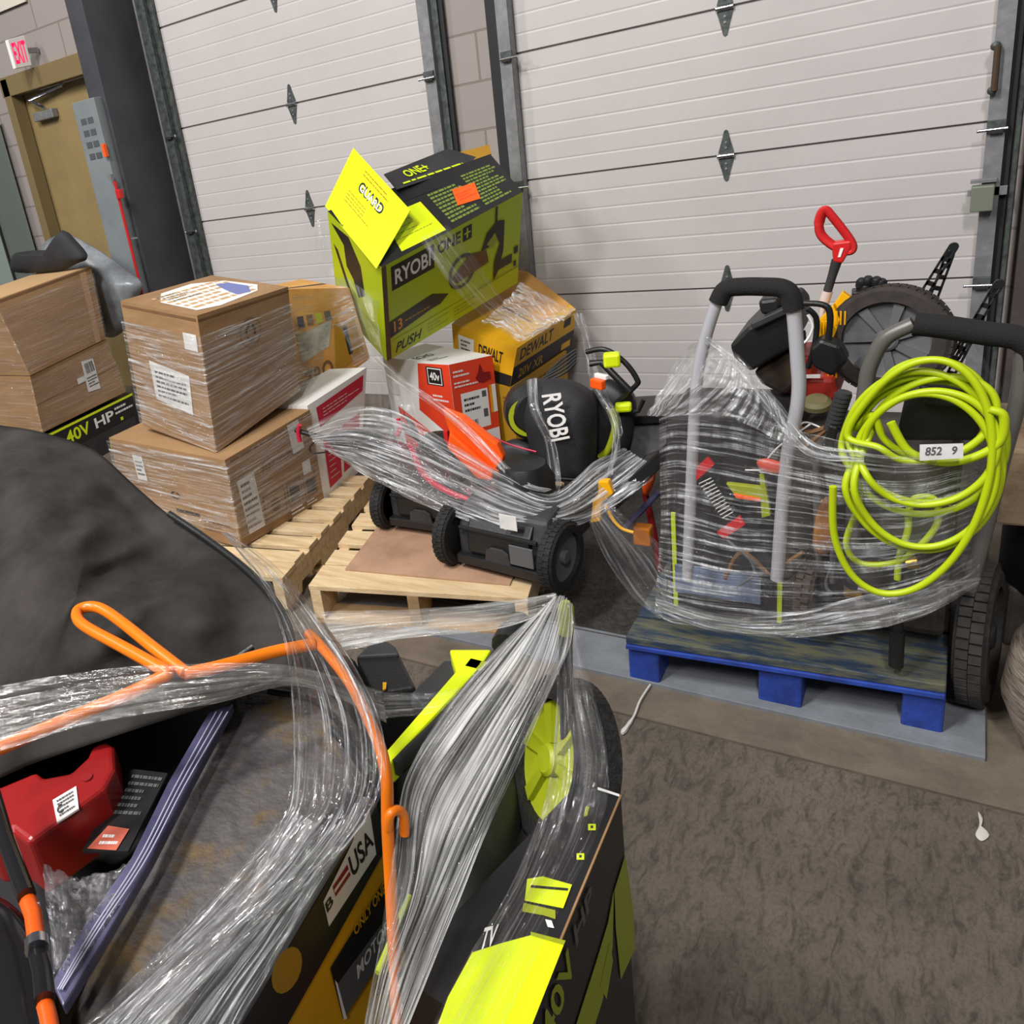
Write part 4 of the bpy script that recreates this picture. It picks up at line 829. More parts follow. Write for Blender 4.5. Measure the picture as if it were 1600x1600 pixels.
film('stretch_film', [[d(500, 335, -.62), d(492, 380, -.70), d(505, 430, -.85), d(560, 540, -1.05), d(578, 640, -1.4), d(555, 690, -1.66)], [d(520, 390, -.80), d(540, 440, -.95), d(580, 540, -1.12), d(600, 600, -1.36), d(610, 650, -1.5), d(600, 690, -1.66)], [d(600, 450, -1.0), d(590, 500, -1.08), d(600, 560, -1.15), d(640, 610, -1.4), d(660, 660, -1.5), d(660, 700, -1.68)]], F_thin, 'loose clear film hanging off the left side of the tilted lime carton', nu=60, nv=30, amp=.012, freq=10, seed=13, along=2)
film('stretch_film', [[d(700, 350, -.98), d(740, 400, -.96), d(790, 470, -.90), d(840, 492, -.82), d(892, 492, -.78)], [d(655, 372, -1.02), d(700, 440, -1.02), d(760, 500, -.96), d(806, 530, -.9), d(830, 530, -.88)]], F_thin, 'film stretched diagonally across the printed side of the lime carton', nu=50, nv=20, amp=.006, freq=10, seed=14)
film('stretch_film', [[d(814, 440, -.52), d(840, 455, -.56), d(880, 478, -.62), d(900, 482, -.68)], [d(790, 470, -.66), d(820, 480, -.70), d(850, 500, -.74), d(880, 500, -.76)], [d(750, 505, -.84), d(780, 512, -.86), d(810, 532, -.90), d(850, 515, -.84)]], F_mid, 'crumpled film bunched on top of the yellow carton', nu=50, nv=40, amp=.016, freq=8, seed=15, along=3)
film('stretch_film', [[d(895, 490, -.80), d(912, 540, -.95), d(922, 600, -1.25), d(950, 650, -1.36), d(958, 700, -1.46), d(940, 760, -1.6)], [d(912, 490, -.76), d(930, 560, -.95), d(945, 610, -1.25), d(968, 650, -1.36), d(970, 690, -1.45), d(955, 740, -1.6)]], F_mid, 'twisted rope of film hanging from the yellow carton down past the bag', nu=60, nv=20, amp=.010, freq=5, seed=16, along=4)
film('stretch_film', [[d(822, 594, -1.42), d(828, 640, -1.50), d(850, 690, -1.52), d(858, 748, -1.56), d(856, 770, -1.68)], [d(838, 590, -1.42), d(842, 640, -1.50), d(866, 688, -1.52), d(876, 745, -1.56), d(874, 770, -1.68)]], F_mid, 'narrow white strip of film across the left side of the grass bag', nu=40, nv=12, amp=.006, freq=5, seed=17)
film('stretch_film', [[d(940, 770, -1.70), d(985, 815, -1.75), d(1030, 850, -1.85), d(1045, 900, -1.98)], [d(925, 800, -1.74), d(960, 850, -1.84), d(1000, 915, -1.96), d(1035, 960, -2.02)], [d(920, 815, -1.76), d(950, 880, -1.88), d(990, 935, -1.99), d(1030, 965, -2.02)]], F_thin, 'sheet of film stretched between the middle mowers and the blue pallet', nu=50, nv=26, amp=.006, freq=14, seed=18)
# ================================================================== right pile on the blue pallet
Y1 = -1.93
# hand truck with silver tubes and a foam grip
t = thing('hand_truck', Q(1150, 940, y=Y1), 'silver hand truck with an arched black foam grip on the blue pallet', 'hand truck')
LL_ = QL([(1128, 452), (1118, 475), (1100, 540), (1088, 605), (1080, 700), (1073, 880)], y=Y1); RL_ = QL([(1240, 462), (1243, 485), (1246, 560), (1250, 620), (1228, 720), (1214, 900)], y=Y1)
g = MB().use(M_silver); g.tube(catmull(QL([(1074, 905), (1080, 760), (1088, 605), (1102, 530), (1120, 472)], y=Y1), 24), .0125, 12); g.build('frame_tube', None, t, smooth=True)
g = MB().use(M_silver); g.tube(catmull(QL([(1214, 905), (1228, 730), (1247, 625), (1246, 560), (1239, 472)], y=Y1), 24), .0135, 12); g.build('frame_tube', None, t, smooth=True)
g = MB().use(M_foam); g.tube(catmull(QL([(1122, 472), (1134, 452), (1160, 448), (1192, 448), (1220, 450), (1234, 460), (1240, 484)], y=Y1), 30), .019, 16); g.build('foam_grip', None, t, smooth=True)
# second, bigger handle at right
t = thing('hand_truck', Q(1440, 940, y=-1.9), 'grey tube hand truck with a thick black grip reaching the right edge', 'hand truck')
g = MB().use(M_silverd); g.tube(catmull(QL([(1330, 930), (1336, 760), (1352, 610), (1362, 565), (1385, 528), (1428, 506)], y=-1.9), 40), .0145, 14); g.build('frame_tube', None, t, smooth=True)
g = MB().use(M_silverd); g.tube(catmull(QL([(1600, 545), (1592, 620), (1565, 720), (1538, 830), (1515, 920)], y=-1.9), 30), .014, 14); g.build('frame_tube', None, t, smooth=True)
g = MB().use(M_foam); g.tube(catmull(QL([(1428, 506), (1470, 510), (1540, 521), (1590, 528), (1615, 548), (1618, 575)], y=-1.9), 30), .0225, 18); g.build('foam_grip', None, t, smooth=True)
g = MB().use(M_black); g.tube(QL([(1404, 930), (1402, 1010)], y=-1.96), .010, 12); g.tube(QL([(1402, 985), (1400, 1040)], y=-1.96), .014, 12); g.build('foot_tube', None, t, smooth=True)
# knurled black grip hanging at the front
t = thing('side_handle', Q(1300, 730, y=-2.0), 'black ribbed tool grip hanging in front of the lime hose', 'tool')
g = MB().use(M_dgrey)
for k in range(9):
    a = Q(1318 - k * 2.1, 616 + k * 6.4, y=-1.98); b = Q(1317.0 - k * 2.1, 620 + k * 6.4, y=-1.98); g.tube([a, b], .0155, 12)
g.tube(QL([(1320, 612), (1298, 672)], y=-1.98), .013, 12); g.build('ribbed_grip', None, t, smooth=35)
g = MB().use(M_black); g.prism(QL([(1296, 664), (1310, 668), (1302, 700), (1289, 731), (1280, 729), (1284, 695)], y=-2.0), (0, .03, 0)); g.build('tip', None, t, bevel=.004)
# black plastic shroud with knob behind the silver hand truck
t = thing('engine_shroud', Q(1200, 560, y=-1.6), 'black boxy engine shroud seen through the silver hand truck handle', 'engine')
g = MB().use(M_black); g.prism(QL([(1140, 540), (1168, 512), (1232, 480), (1246, 496), (1244, 540), (1172, 582), (1146, 560)], y=-1.72), (0, .2, 0)); g.build('housing', None, t, bevel=.008)
g = MB().use(M_dgrey); g.prism(QL([(1172, 506), (1236, 476), (1240, 486), (1176, 516)], y=-1.735), (0, .03, 0)); g.build('top_ridge', None, t, bevel=.003)
g = MB().use(M_black); g.prism(QL([(1184, 470), (1214, 466), (1218, 484), (1204, 494), (1188, 492)], y=-1.70), (0, .06, 0)); g.build('knob', None, t, bevel=.008)
g = MB().use(mat('engine_dark_brown', (26, 20, 16), .8, n=20, rgb2=(60, 40, 22))); g.prism(QL([(1176, 582), (1244, 542), (1246, 600), (1225, 620), (1190, 602)], y=-1.70), (0, .16, 0)); g.build('engine_block', None, t, bevel=.01)  # mottled near-black brown on the block below the housing
# red engine
t = thing('red_engine', Q(1260, 620, y=-1.6), 'red engine casing with a fuel cap behind the right silver tube', 'engine')
g = MB().use(mat('engine_red', (190, 54, 44), .4, n=9, rgb2=(160, 44, 36))); g.prism(QL([(1217, 612), (1220, 574), (1236, 556), (1265, 556), (1272, 590), (1306, 592), (1312, 618), (1290, 640), (1232, 640)], y=-1.66), (0, .12, 0)); g.build('casing', None, t, bevel=.01)
g = MB().use(mat('grime_olive', (112, 104, 70), .6)); g.lathe(Q(1276, 634, y=-1.70), (0, -.3, 1), [(.03, 0), (.03, .012), (.022, .02), (0, .02)], 20); g.build('fuel_cap', None, t, smooth=35)
g = MB().use(M_white); g.box(Q(1264, 588, y=-1.67), (.045, .004, .008), rz=.1); g.build('sticker', None, t)
t = thing('bent_tube_tool', Q(1270, 540, y=-1.7), 'black curved tube frame around the yellow chute', 'tool')
g = MB().use(M_black); g.tube(catmull(QL([(1246, 474), (1285, 476), (1297, 492), (1294, 540), (1296, 575)], y=-1.76), 26), .0065); g.tube(catmull(QL([(1262, 482), (1276, 500), (1272, 545), (1262, 575)], y=-1.72), 18), .006); g.build('tube', None, t, smooth=True)
g = MB().use(M_white); g.tube(catmull(QL([(1262, 492), (1270, 510), (1262, 530), (1250, 540)], y=-1.75), 12), .0028); g.build('white_cable', None, t, smooth=True)
g = MB().use(M_black); g.prism(QL([(1264, 545), (1282, 530), (1312, 540), (1325, 565), (1300, 590), (1270, 575)], y=-1.78), (0, .05, 0)); g.build('joint', None, t, bevel=.008)
# yellow augers / chute plates
t = thing('yellow_chute', Q(1310, 520, y=-1.62), 'bright yellow ribbed plastic chute left of the big grey wheel', 'chute')
for k, pts in enumerate(([(1270, 540), (1280, 500), (1302, 476), (1312, 500), (1300, 540)], [(1300, 480), (1316, 456), (1336, 470), (1326, 505), (1312, 540), (1302, 520)], [(1290, 566), (1318, 556), (1320, 575), (1300, 600), (1284, 596)])):
    g = MB().use(M_yelp); g.prism(QL(pts, y=-1.66 + k * .02), (0, .02, 0)); g.build('plate', None, t, bevel=.002)
    g = MB().use(M_yelp)
    c = Q(sum(p[0] for p in pts) / len(pts), sum(p[1] for p in pts) / len(pts), y=-1.67 + k * .02)
    for q in range(3): g.box(c + Vector((-.01 + q * .008, -.006, 0)), (.003, .012, .03), rz=.2)
    g.build('rib', None, t)
# red D-handle string trimmer
t = thing('garden_tool', Q(1290, 560, y=-1.6), 'red D-handled garden tool standing highest in the right pile', 'tool')
yT = -1.62
lp = catclosed(QL([(1280, 348), (1288, 328), (1300, 338), (1330, 378), (1328, 392), (1306, 386), (1284, 368)], y=yT), 48)
g = MB().use(M_red); g.tube(lp, .0085, 10, closed=True, sq=1.4); g.build('d_handle', None, t, smooth=True)
g = MB().use(M_red); g.prism(QL([(1300, 380), (1330, 376), (1330, 388), (1316, 412), (1302, 410), (1300, 396)], y=yT - .012), (0, .03, 0)); g.build('grip_neck', None, t, bevel=.004)
g = MB().use(M_white); g.prism(QL([(1313, 388), (1318, 388), (1313, 402), (1309, 402)], y=yT - .014), (0, .003, 0)); g.build('logo_mark', None, t)
g = MB().use(M_dgrey); g.tube(QL([(1308, 406), (1300, 432), (1293, 455)], y=yT), [.011, .009, .009]); g.build('shaft', None, t, smooth=True)
g = MB().use(mat('cream_collar', (206, 188, 178), .5)); g.tube(QL([(1293, 455), (1286, 476)], y=yT), .011); g.tube(QL([(1286, 476), (1276, 560)], y=yT), .006); g.build('collar', None, t, smooth=True)
# big wheel
t = thing('big_wheel', Q(1395, 600, y=-1.7), 'large black tyre with a grey spoked hub facing the room, right pile', 'wheel')
wheel('t', t, Q(1388, 530, y=-1.66), (-.22, -1, .12), .118, .045, hub=M_grey, tyre=mat('dusty_tyre', (52, 44, 40), .85, n=30, rgb2=(38, 33, 30)), spokes=7, lugs=46, tread=.002)
t = thing('knob_cluster', Q(1360, 450, y=-1.6), 'cluster of small black knobs above the big grey wheel', 'knobs')
for u, v in ((1346, 443), (1356, 440), (1369, 441), (1377, 444), (1352, 452), (1372, 452)):
    g = MB().use(M_black); g.lathe(Q(u, v, y=-1.62), (.1, -.3, 1), [(.008, -.014), (.011, -.006), (.011, .006), (.007, .012), (0, .012)], 10); g.build('knob', None, t, smooth=35)
g = MB().use(M_black); g.box(Q(1360, 459, y=-1.62), (.07, .04, .022), rz=.1); g.build('bracket', None, t, bevel=.003)
# perforated black struts
def strut(pts, y, lab, w_=.018):
    a, b = [Q(u, v, y=y) for u, v in pts]; ax = (b - a).normalized(); s_ = ax.cross(Vector((0, 1, 0))).normalized(); L = (b - a).length
    t = thing('perforated_strut', b, lab, 'strut'); g = MB().use(M_black); n = max(4, int(L / .024)); 
    g.hexa([a + s_ * w_ * .5, a + s_ * w_ * .5 + Vector((0, .006, 0)), b + s_ * w_ * .5 + Vector((0, .006, 0)), b + s_ * w_ * .5, a + s_ * w_ * .24, a + s_ * w_ * .24 + Vector((0, .006, 0)), b + s_ * w_ * .24 + Vector((0, .006, 0)), b + s_ * w_ * .24])
    g.hexa([a - s_ * w_ * .24, a - s_ * w_ * .24 + Vector((0, .006, 0)), b - s_ * w_ * .24 + Vector((0, .006, 0)), b - s_ * w_ * .24, a - s_ * w_ * .5, a - s_ * w_ * .5 + Vector((0, .006, 0)), b - s_ * w_ * .5 + Vector((0, .006, 0)), b - s_ * w_ * .5])
    for k in range(n + 1):
        c = a + (b - a) * (k / n) + Vector((0, .003, 0)); M = Matrix((s_, Vector((0, 1, 0)), ax)).transposed(); g.box(c, (w_ * .9, .006, .009), M=M)
    g.lathe(a + Vector((0, .006, 0)), (0, -1, 0), [(w_ * .5, 0), (w_ * .5, .007), (0, .007)], 14)
    g.build('bar', None, t); return t
strut([(1490, 386), (1442, 462)], -1.60, 'upper left perforated black strut rising against the white door')
strut([(1484, 398), (1458, 468)], -1.57, 'lower of the two crossed black struts against the white door')
strut([(1561, 444), (1492, 560)], -1.66, 'perforated black strut crossing in front of the right door track')
strut([(1530, 500), (1478, 600)], -1.62, 'black strut passing below the thick right-hand foam grip')
# lime hose coil
t = thing('hose', Q(1400, 900, y=-2.0), 'lime green hose hanging in loose coils over the wrapped right pile', 'hose')
hp = []
def loop(cx, cy, rx, ry, a0, a1, y0, n=9, tilt=0):
    for k in range(n):
        a = math.radians(a0 + (a1 - a0) * k / n); x = rx * math.cos(a); yv = ry * math.sin(a); hp.append(Q(cx + x * math.cos(tilt) - yv * math.sin(tilt), cy + x * math.sin(tilt) + yv * math.cos(tilt), y=y0 - .004 * k))
loop(1455, 640, 92, 78, 200, 560, -1.99, 12, .05)
loop(1452, 690, 118, 95, 200, 560, -2.00, 12, -.10)
loop(1448, 695, 125, 108, 200, 560, -2.01, 12, -.16)
loop(1440, 720, 126, 140, 195, 555, -2.02, 13, -.1)
loop(1452, 700, 108, 88, 195, 555, -2.035, 12, -.2)
loop(1445, 735, 112, 120, 195, 555, -2.036, 12, .1)
loop(1460, 655, 100, 62, 195, 555, -2.02, 12, -.3)
loop(1425, 745, 118, 188, 190, 550, -2.04, 14, .30)
g = MB().use(M_hose); g.tube(catmull(hp, 800), .0066, 10); g.build('coil', None, t, smooth=True)
hp2 = QL([(1545, 640), (1568, 650), (1562, 690), (1520, 715), (1470, 722), (1420, 705), (1392, 660)], y=-2.06)
g = MB().use(M_hose); g.tube(catmull(hp2, 60), .0075, 10); g.build('loose_loop', None, t, smooth=True)
hp3 = QL([(1320, 770), (1345, 765), (1338, 800), (1322, 850), (1345, 880), (1400, 878), (1440, 850), (1465, 815), (1460, 780), (1430, 778), (1420, 800), (1418, 830), (1405, 870), (1402, 905)], y=-2.03)
g = MB().use(M_hose); g.tube(catmull(hp3, 110), .006, 10); g.build('loose_end', None, t, smooth=True)
# black case behind the hose
t = thing('black_case', Q(1470, 690, y=-1.9), 'matt black plastic case framed by the upper hose coils', 'case')
g = MB().use(M_black); g.prism(QL([(1404, 668), (1418, 606), (1440, 602), (1528, 616), (1534, 636), (1530, 690), (1410, 690)], y=-1.93), (0, .1, 0)); g.build('body', None, t, bevel=.008)
g = MB().use(M_black); g.prism(QL([(1436, 602), (1530, 614), (1532, 640), (1440, 632)], y=-1.95), (0, .03, 0)); g.build('lid', None, t, bevel=.005)
# things behind the film
t = thing('tool_carton', Q(1140, 950, y=-1.8), 'black carton with lime corner strips inside the wrapped right pile', 'box')
c0, c1 = Q(1048, 950, y=-1.86), Q(1226, 965, y=-1.86); zt = Q(1052, 655, y=-1.86).z
g = MB().use(mat('grey_black_card', (30, 28, 30), .6, n=6, rgb2=(60, 58, 60), stretch=(1, 1, 5), thr=(.5, .75))); g.box(((c0.x + c1.x) / 2, -1.74, (.14 + zt) / 2), (c1.x - c0.x, .22, zt - .14)); g.build('carton', None, t, bevel=.004)
for x in (c0.x + .012, c1.x - .012):
    g = MB().use(M_lime); g.box((x, -1.853, .14 + (zt - .14) * .28), (.010, .006, (zt - .14) * .5)); g.build('lime_strip', None, t)
g = MB().use(mat('pale_blue_panel', (110, 124, 150), .5, n=8, rgb2=(70, 80, 104))); g.box(((c0.x + c1.x) / 2 - .02, -1.854, .24), ((c1.x - c0.x) * .75, .006, .08)); g.build('blue_panel', None, t)
t = thing('pressure_washer', Q(1400, 930, y=-1.8), 'dark pump unit with brass fittings behind the hose inside the film', 'pressure washer')
g = MB().use(mat('machine_dark', (40, 36, 34), .5, n=10, rgb2=(76, 68, 62))); g.box((-.14, -1.72, .40), (.34, .26, .44)); g.build('body', None, t, bevel=.02)
g = MB().use(M_dgrey); g.lathe((-.10, -1.88, .36), (0, -1, 0), [(.07, 0), (.07, .03), (.05, .05), (0, .05)], 24); g.build('pump', None, t, smooth=35)
for u, v, s_ in ((1365, 884, .022), (1425, 880, .026)):
    g = MB().use(M_brass); g.tube([Q(u - 8, v, y=-1.97), Q(u + 10, v - 2, y=-1.97)], s_ * .5, 10); g.build('brass_fitting', None, t, smooth=True)
g = MB().use(M_brass); g.tube([Q(1320, 925, y=-2.0), Q(1346, 931, y=-2.0)], .008, 8); g.build('nozzle', None, t, smooth=True)
g = MB().use(M_silverd); g.tube(QL([(1275, 720), (1280, 900)], y=-1.88), .008); g.build('frame_tube', None, t, smooth=True)
g = MB().use(M_silverd); g.tube(QL([(1305, 740), (1300, 910)], y=-1.88), .006); g.build('frame_tube', None, t, smooth=True)
g = MB().use(M_silverd); g.tube(QL([(1340, 920), (1402, 936)], y=-1.98), .008); g.build('crossbar', None, t, smooth=True)
# tagged card, lime and red tools in the film
t = thing('blade_card', Q(1115, 800, y=-1.93), 'black striped blade card with red ends, tilted inside the film', 'packaged blade')
g = MB().use(M_ink); g.prism(QL([(1082, 752), (1112, 738), (1156, 806), (1130, 822)], y=-1.93), (0, .004, 0)); g.build('card', None, t)
f = Face(Q(1082, 752, y=-1.932), Q(1130, 822, y=-1.932), Q(1156, 806, y=-1.932), Q(1112, 738, y=-1.932), .0008)
for k in range(12): g = MB() if k == 0 else g; f.rect(g, M_paper, .08 + k * .07, .2, .10 + k * .07, .85)
g.build('stripe', None, t)
g = MB().use(M_red); g.prism(QL([(1072, 746), (1106, 714), (1116, 726), (1080, 758)], y=-1.935), (0, .006, 0)); g.build('red_end', None, t)
g = MB().use(M_red); g.prism(QL([(1120, 832), (1156, 806), (1164, 820), (1130, 842)], y=-1.935), (0, .006, 0)); g.build('red_end', None, t)
t = thing('lime_tool', Q(1180, 790, y=-1.92), 'lime green forked tool head lying behind the film', 'tool')
g = MB().use(M_limed); g.prism(QL([(1134, 756), (1188, 762), (1186, 742), (1193, 738), (1204, 806), (1190, 810), (1188, 782), (1146, 772)], y=-1.92), (0, .015, 0)); g.build('head', None, t, bevel=.002)
g = MB().use(M_orange); g.prism(QL([(1146, 772), (1188, 780), (1188, 784), (1150, 778)], y=-1.925), (0, .015, 0)); g.build('orange_edge', None, t)
tag(pillow(MB().use(mat('salmon_plastic', (204, 84, 66), .4)), QL([(1182, 722), (1196, 716), (1222, 724), (1218, 740), (1192, 736)], y=-1.93), .01, .012, seg=20).build('red_grip', smooth='all'), 'small salmon-red grip near the top of the film beside the silver tube', 'grip')
tag(MB().use(M_yel).prism(QL([(1282, 784), (1300, 780), (1298, 826), (1284, 822)], y=-1.94), (0, .01, 0)).build('yellow_tag', bevel=.001), 'small yellow tag behind the film left of the hose', 'tag')
t = thing('brush_roll', Q(1268, 960, y=-1.86), 'brown knobbly tyre standing upright behind the lower film', 'tyre')
wheel('t', t, Q(1270, 915, y=-1.86), (1, -.15, 0), .085, .04, hub=M_dgrey, tyre=mat('brown_tyre', (58, 46, 40), .85), lugs=26)
# handwritten label
t = thing('paper_label', Q(1470, 705, y=-2.09), 'white paper label with a handwritten number stuck over the hose', 'label')
L4 = [Q(1437, 720, y=-2.09), Q(1505, 716, y=-2.09), Q(1505, 693, y=-2.09), Q(1437, 695, y=-2.09)]
g = MB().use(M_paper); g.hexa([p + Vector((0, .001, 0)) for p in L4] + L4); g.build('paper', None, t); g = MB(); Face(*L4, .0008).text(g, M_grey, '852   9', .12, .3, .85, .85, shear=.03); g.build('writing', None, t)
# big right tyre standing beside the pallet
t = thing('cart_wheel', (.085, -1.75, 0), 'tall knobbly black tyre standing at the right end of the blue pallet', 'wheel')
wheel('t', t, (.088, -1.76, .155), (1, -.12, .05), .155, .06, hub=M_dgrey, tyre=mat('grey_black_tyre', (40, 38, 36), .8, n=40, rgb2=(58, 54, 50)), lugs=44)
# film round the right pile
film('stretch_film', [[d(1030, 645, -1.90), d(1032, 800, -1.93), d(1022, 955, -1.97)], [d(1060, 636, -1.97), d(1064, 800, -1.985), d(1056, 974, -2.0)], [d(1140, 640, -1.985), d(1145, 820, -2.0), d(1150, 985, -2.01)], [d(1230, 668, -1.99), d(1240, 830, -2.005), d(1250, 992, -2.02)], [d(1320, 690, -2.06), d(1340, 840, -2.06), d(1370, 982, -2.04)], [d(1420, 705, -2.08), d(1440, 830, -2.07), d(1450, 955, -2.04)], [d(1520, 690, -2.03), d(1520, 800, -2.02), d(1510, 920, -2.0)], [d(1556, 680, -1.94), d(1545, 790, -1.95), d(1530, 902, -1.96)]][::1],
     film_mat('stretch_film_wall', 100, 3.2, .02, 1.0, .49, .70, crk=46, gloss=.06, bump=1.0), 'hazy stretch film wall wound round the right pile and hose', nu=60, nv=110, amp=.004, freq=12, seed=21)
film('stretch_film', [[d(1012, 650, -1.86), d(1060, 560, -1.80), d(1102, 525, -1.94)], [d(1040, 650, -1.92), d(1100, 590, -1.96), d(1125, 540, -1.95)], [d(1130, 650, -1.98), d(1160, 610, -1.98), d(1160, 570, -1.96)], [d(1240, 700, -2.0), d(1235, 670, -2.0), d(1210, 630, -1.98)]], F_mid, 'tented stretch film pulled up to the left silver tube', nu=50, nv=50, amp=.010, freq=14, seed=22, along=3)
film('stretch_film', [[d(1100, 520, -1.95), d(1160, 560, -1.96), d(1215, 625, -1.99), d(1270, 690, -2.03), d(1350, 705, -2.08)], [d(1102, 534, -1.95), d(1150, 580, -1.97), d(1205, 650, -2.0), d(1262, 712, -2.04), d(1350, 722, -2.08)]], F_mid, 'twisted edge of film running down from the silver tube to the hose', nu=60, nv=14, amp=.007, freq=5, seed=23, along=3)
film('stretch_film', [[d(1024, 930, -1.98), d(1130, 960, -2.02), d(1240, 955, -2.03), d(1350, 930, -2.03), d(1450, 912, -2.01), d(1532, 902, -1.95)], [d(1026, 955, -1.98), d(1110, 984, -2.02), d(1230, 996, -2.03), d(1340, 985, -2.04), d(1440, 965, -2.02), d(1530, 912, -1.95)]], F_mid, 'gathered lower hem of film above the blue pallet boards', nu=90, nv=26, amp=.006, freq=12, seed=24, along=2)
film('stretch_film', [[d(1445, 470, -1.55), d(1500, 500, -1.6), d(1540, 560, -1.7), d(1570, 620, -1.8), d(1570, 680, -1.88)], [d(1470, 490, -1.55), d(1480, 540, -1.6), d(1500, 600, -1.7), d(1520, 650, -1.8), d(1540, 690, -1.9)]], F_thin, 'thin film fanned between the black struts and the right tube', nu=40, nv=30, amp=.008, freq=12, seed=25)
# ================================================================== far right pile
wx = Q(1553, 760, y=-1.62).x; wz0, wz1 = Q(1575, 822, y=-1.62).z, Q(1575, 702, y=-1.62).z; bz = Q(1580, 935, y=-1.6).z
t = thing('wooden_crate', (wx + .2, -1.45, 0), 'rough timber block on a black drum at the right edge', 'crate')
g = MB().use(M_wood2); g.box((wx + .2, -1.46, (wz0 + wz1) / 2), (.40, .30, wz1 - wz0), rz=.06); g.build('top_board', None, t, bevel=.008)
g = MB().use(M_black); g.lathe((wx + .17, -1.46, bz), (0, 0, 1), [(.14, 0), (.14, wz0 - bz), (0, wz0 - bz)], 28); g.build('black_drum', None, t, smooth=35)
g = MB().use(mat('grimy_grey_base', (84, 76, 70), .6, n=8, rgb2=(60, 52, 46))); g.box((wx + .22, -1.42, bz / 2), (.34, .26, bz)); g.build('lower_box', None, t, bevel=.01)
rx = Q(1558, 1040, y=-1.93).x; rt = Q(1585, 935, y=-1.9).z
tag(MB().use(mat('film_roll', (150, 138, 126), .35, n=14, rgb2=(96, 82, 72), stretch=(1, 1, 6), bump=.4, bs=30)).lathe((rx + .17, -1.90, .0), (.04, -.04, 1), [(.0, 0), (.12, 0), (.165, rt * .35), (.16, rt * .7), (.11, rt), (.0, rt)], 30).build('film_roll', smooth=40), 'bulging roll of grimy plastic film standing at the right edge', 'film roll')
# loose cables and parts seen through the film
t = thing('cable_tangle', Q(1250, 700, y=-1.88), 'tangle of black and pale cables behind the upper film of the right pile', 'cables')
rd_ = random.Random(5)
for k in range(9):
    u, v = rd_.uniform(1090, 1310), rd_.uniform(660, 900); pts = [(u, v)]
    for q in range(4): pts.append((pts[-1][0] + rd_.uniform(-45, 55), pts[-1][1] + rd_.uniform(-40, 45)))
    pts = [(min(max(a, 1062), 1330), min(max(b, 660), 930)) for a, b in pts]
    g = MB().use((M_black, M_paper, M_crdd, M_grey)[k % 4]); g.tube(catmull(QL(pts, y=-1.905 - k * .003), 26), (.004, .002, .005, .003)[k % 4], 6); g.build('cable', None, t, smooth=True)
tag(pillow(MB().use(mat('rust_brown', (112, 70, 40), .6, n=12, rgb2=(170, 116, 50))), QL([(1276, 800), (1292, 776), (1306, 800), (1302, 850), (1284, 870), (1270, 850)], y=-1.95), .012, .03, seg=24, seed=3, wob=.01).build('brown_part', smooth='all'), 'rusty brown lump behind the film left of the hose', 'part')
# floor litter
g = MB().use(mat('film_scrap', (196, 192, 186), .35)); g.tube(catmull([Q(1016, 1070, z=.006), Q(1000, 1095, z=.008), Q(990, 1120, z=.006), Q(972, 1146, z=.005)], 14), [.003] * 10 + [.005] * 2 + [.007, .004], 6); tag(g.build('film_scrap', smooth=True), 'twisted scrap of film trailing from the blue pallet on the floor', 'litter')
g = MB().use(mat('film_scrap', (196, 192, 186), .35)); pillow(g, QL([(1528, 1268), (1536, 1280), (1532, 1290), (1546, 1304), (1534, 1314), (1524, 1304), (1530, 1288)], z=.003), .003, .001, seg=30); tag(g.build('film_scrap', smooth=True), 'small white scrap on the bare concrete at the far right', 'litter')
# ================================================================== foreground pile
# yellow-sided carton
T1, T2 = Q(586, 1252, z=.86), Q(352, 1650, z=.86); dn = Vector((0, 0, -.859)); far = (T1 - T2).normalized(); F = Face(T2 + dn, T1 + dn, T1, T2); inn = -F.n * .07
t = thing('product_carton', (T1 + T2) / 2 + dn, 'yellow carton with a USA label panel in the foreground, bound by film', 'box')
g = MB().use(M_yel); g.hexa([T2 + dn, T1 + dn, T1 + dn + inn, T2 + dn + inn, T2, T1, T1 + inn, T2 + inn]); g.use(M_ink).hexa([p + Vector((0, 0, z_)) for z_ in (.0005, .002) for p in (T2, T1, T1 + inn, T2 + inn)])
def PX(F, m, g, pts, k=0):
    """polygon given by sight lines met with the printed plane"""
    out = []
    for u, v in pts:
        r = Q(u, v, d=1) - CAM; tt = (F.c[0] - CAM).dot(F.n) / r.dot(F.n); out.append(CAM + r * tt + F.n * (.001 + k * .0004))
    c = sum(out, Vector((0, 0, 0))) / len(out); g.use(m); g.add(out, [list(range(len(out)))])
    return out
def PT(F, m, g, ll, lr, ur, ul, s, k=1):
    o = PX(F, m, MB(), [ll, lr, ur, ul], k); Face(*o, 0).text(g, m, s, 0, 0, 1, 1)
PX(F, M_ink, g, [(300, 1650), (352, 1640), (586, 1252), (604, 1322), (420, 1650)], 0)
PX(F, M_white, g, [(512, 1447), (586, 1334), (575, 1262), (503, 1408)], 1)
PT(F, M_ink, g, (549, 1372), (582, 1318), (574, 1292), (541, 1340), 'USA', 2)
PX(F, M_dred, g, [(522, 1400), (545, 1366), (540, 1350), (517, 1385)], 2); PX(F, M_white, g, [(520, 1394), (543, 1360), (542, 1356), (519, 1389)], 3)
PT(F, M_ink, g, (509, 1426), (519, 1410), (515, 1395), (505, 1412), 'B', 2)
PX(F, M_ink, g, [(514, 1512), (598, 1376), (606, 1420), (534, 1592)], 1); PX(F, M_grey, g, [(522, 1540), (608, 1424), (610, 1470), (535, 1592)], 2); PX(F, M_white, g, [(520, 1530), (524, 1535), (539, 1590), (534, 1592)], 3)
PT(F, M_yel, g, (552, 1462), (600, 1392), (597, 1376), (549, 1448), 'ONLY ONE', 3)
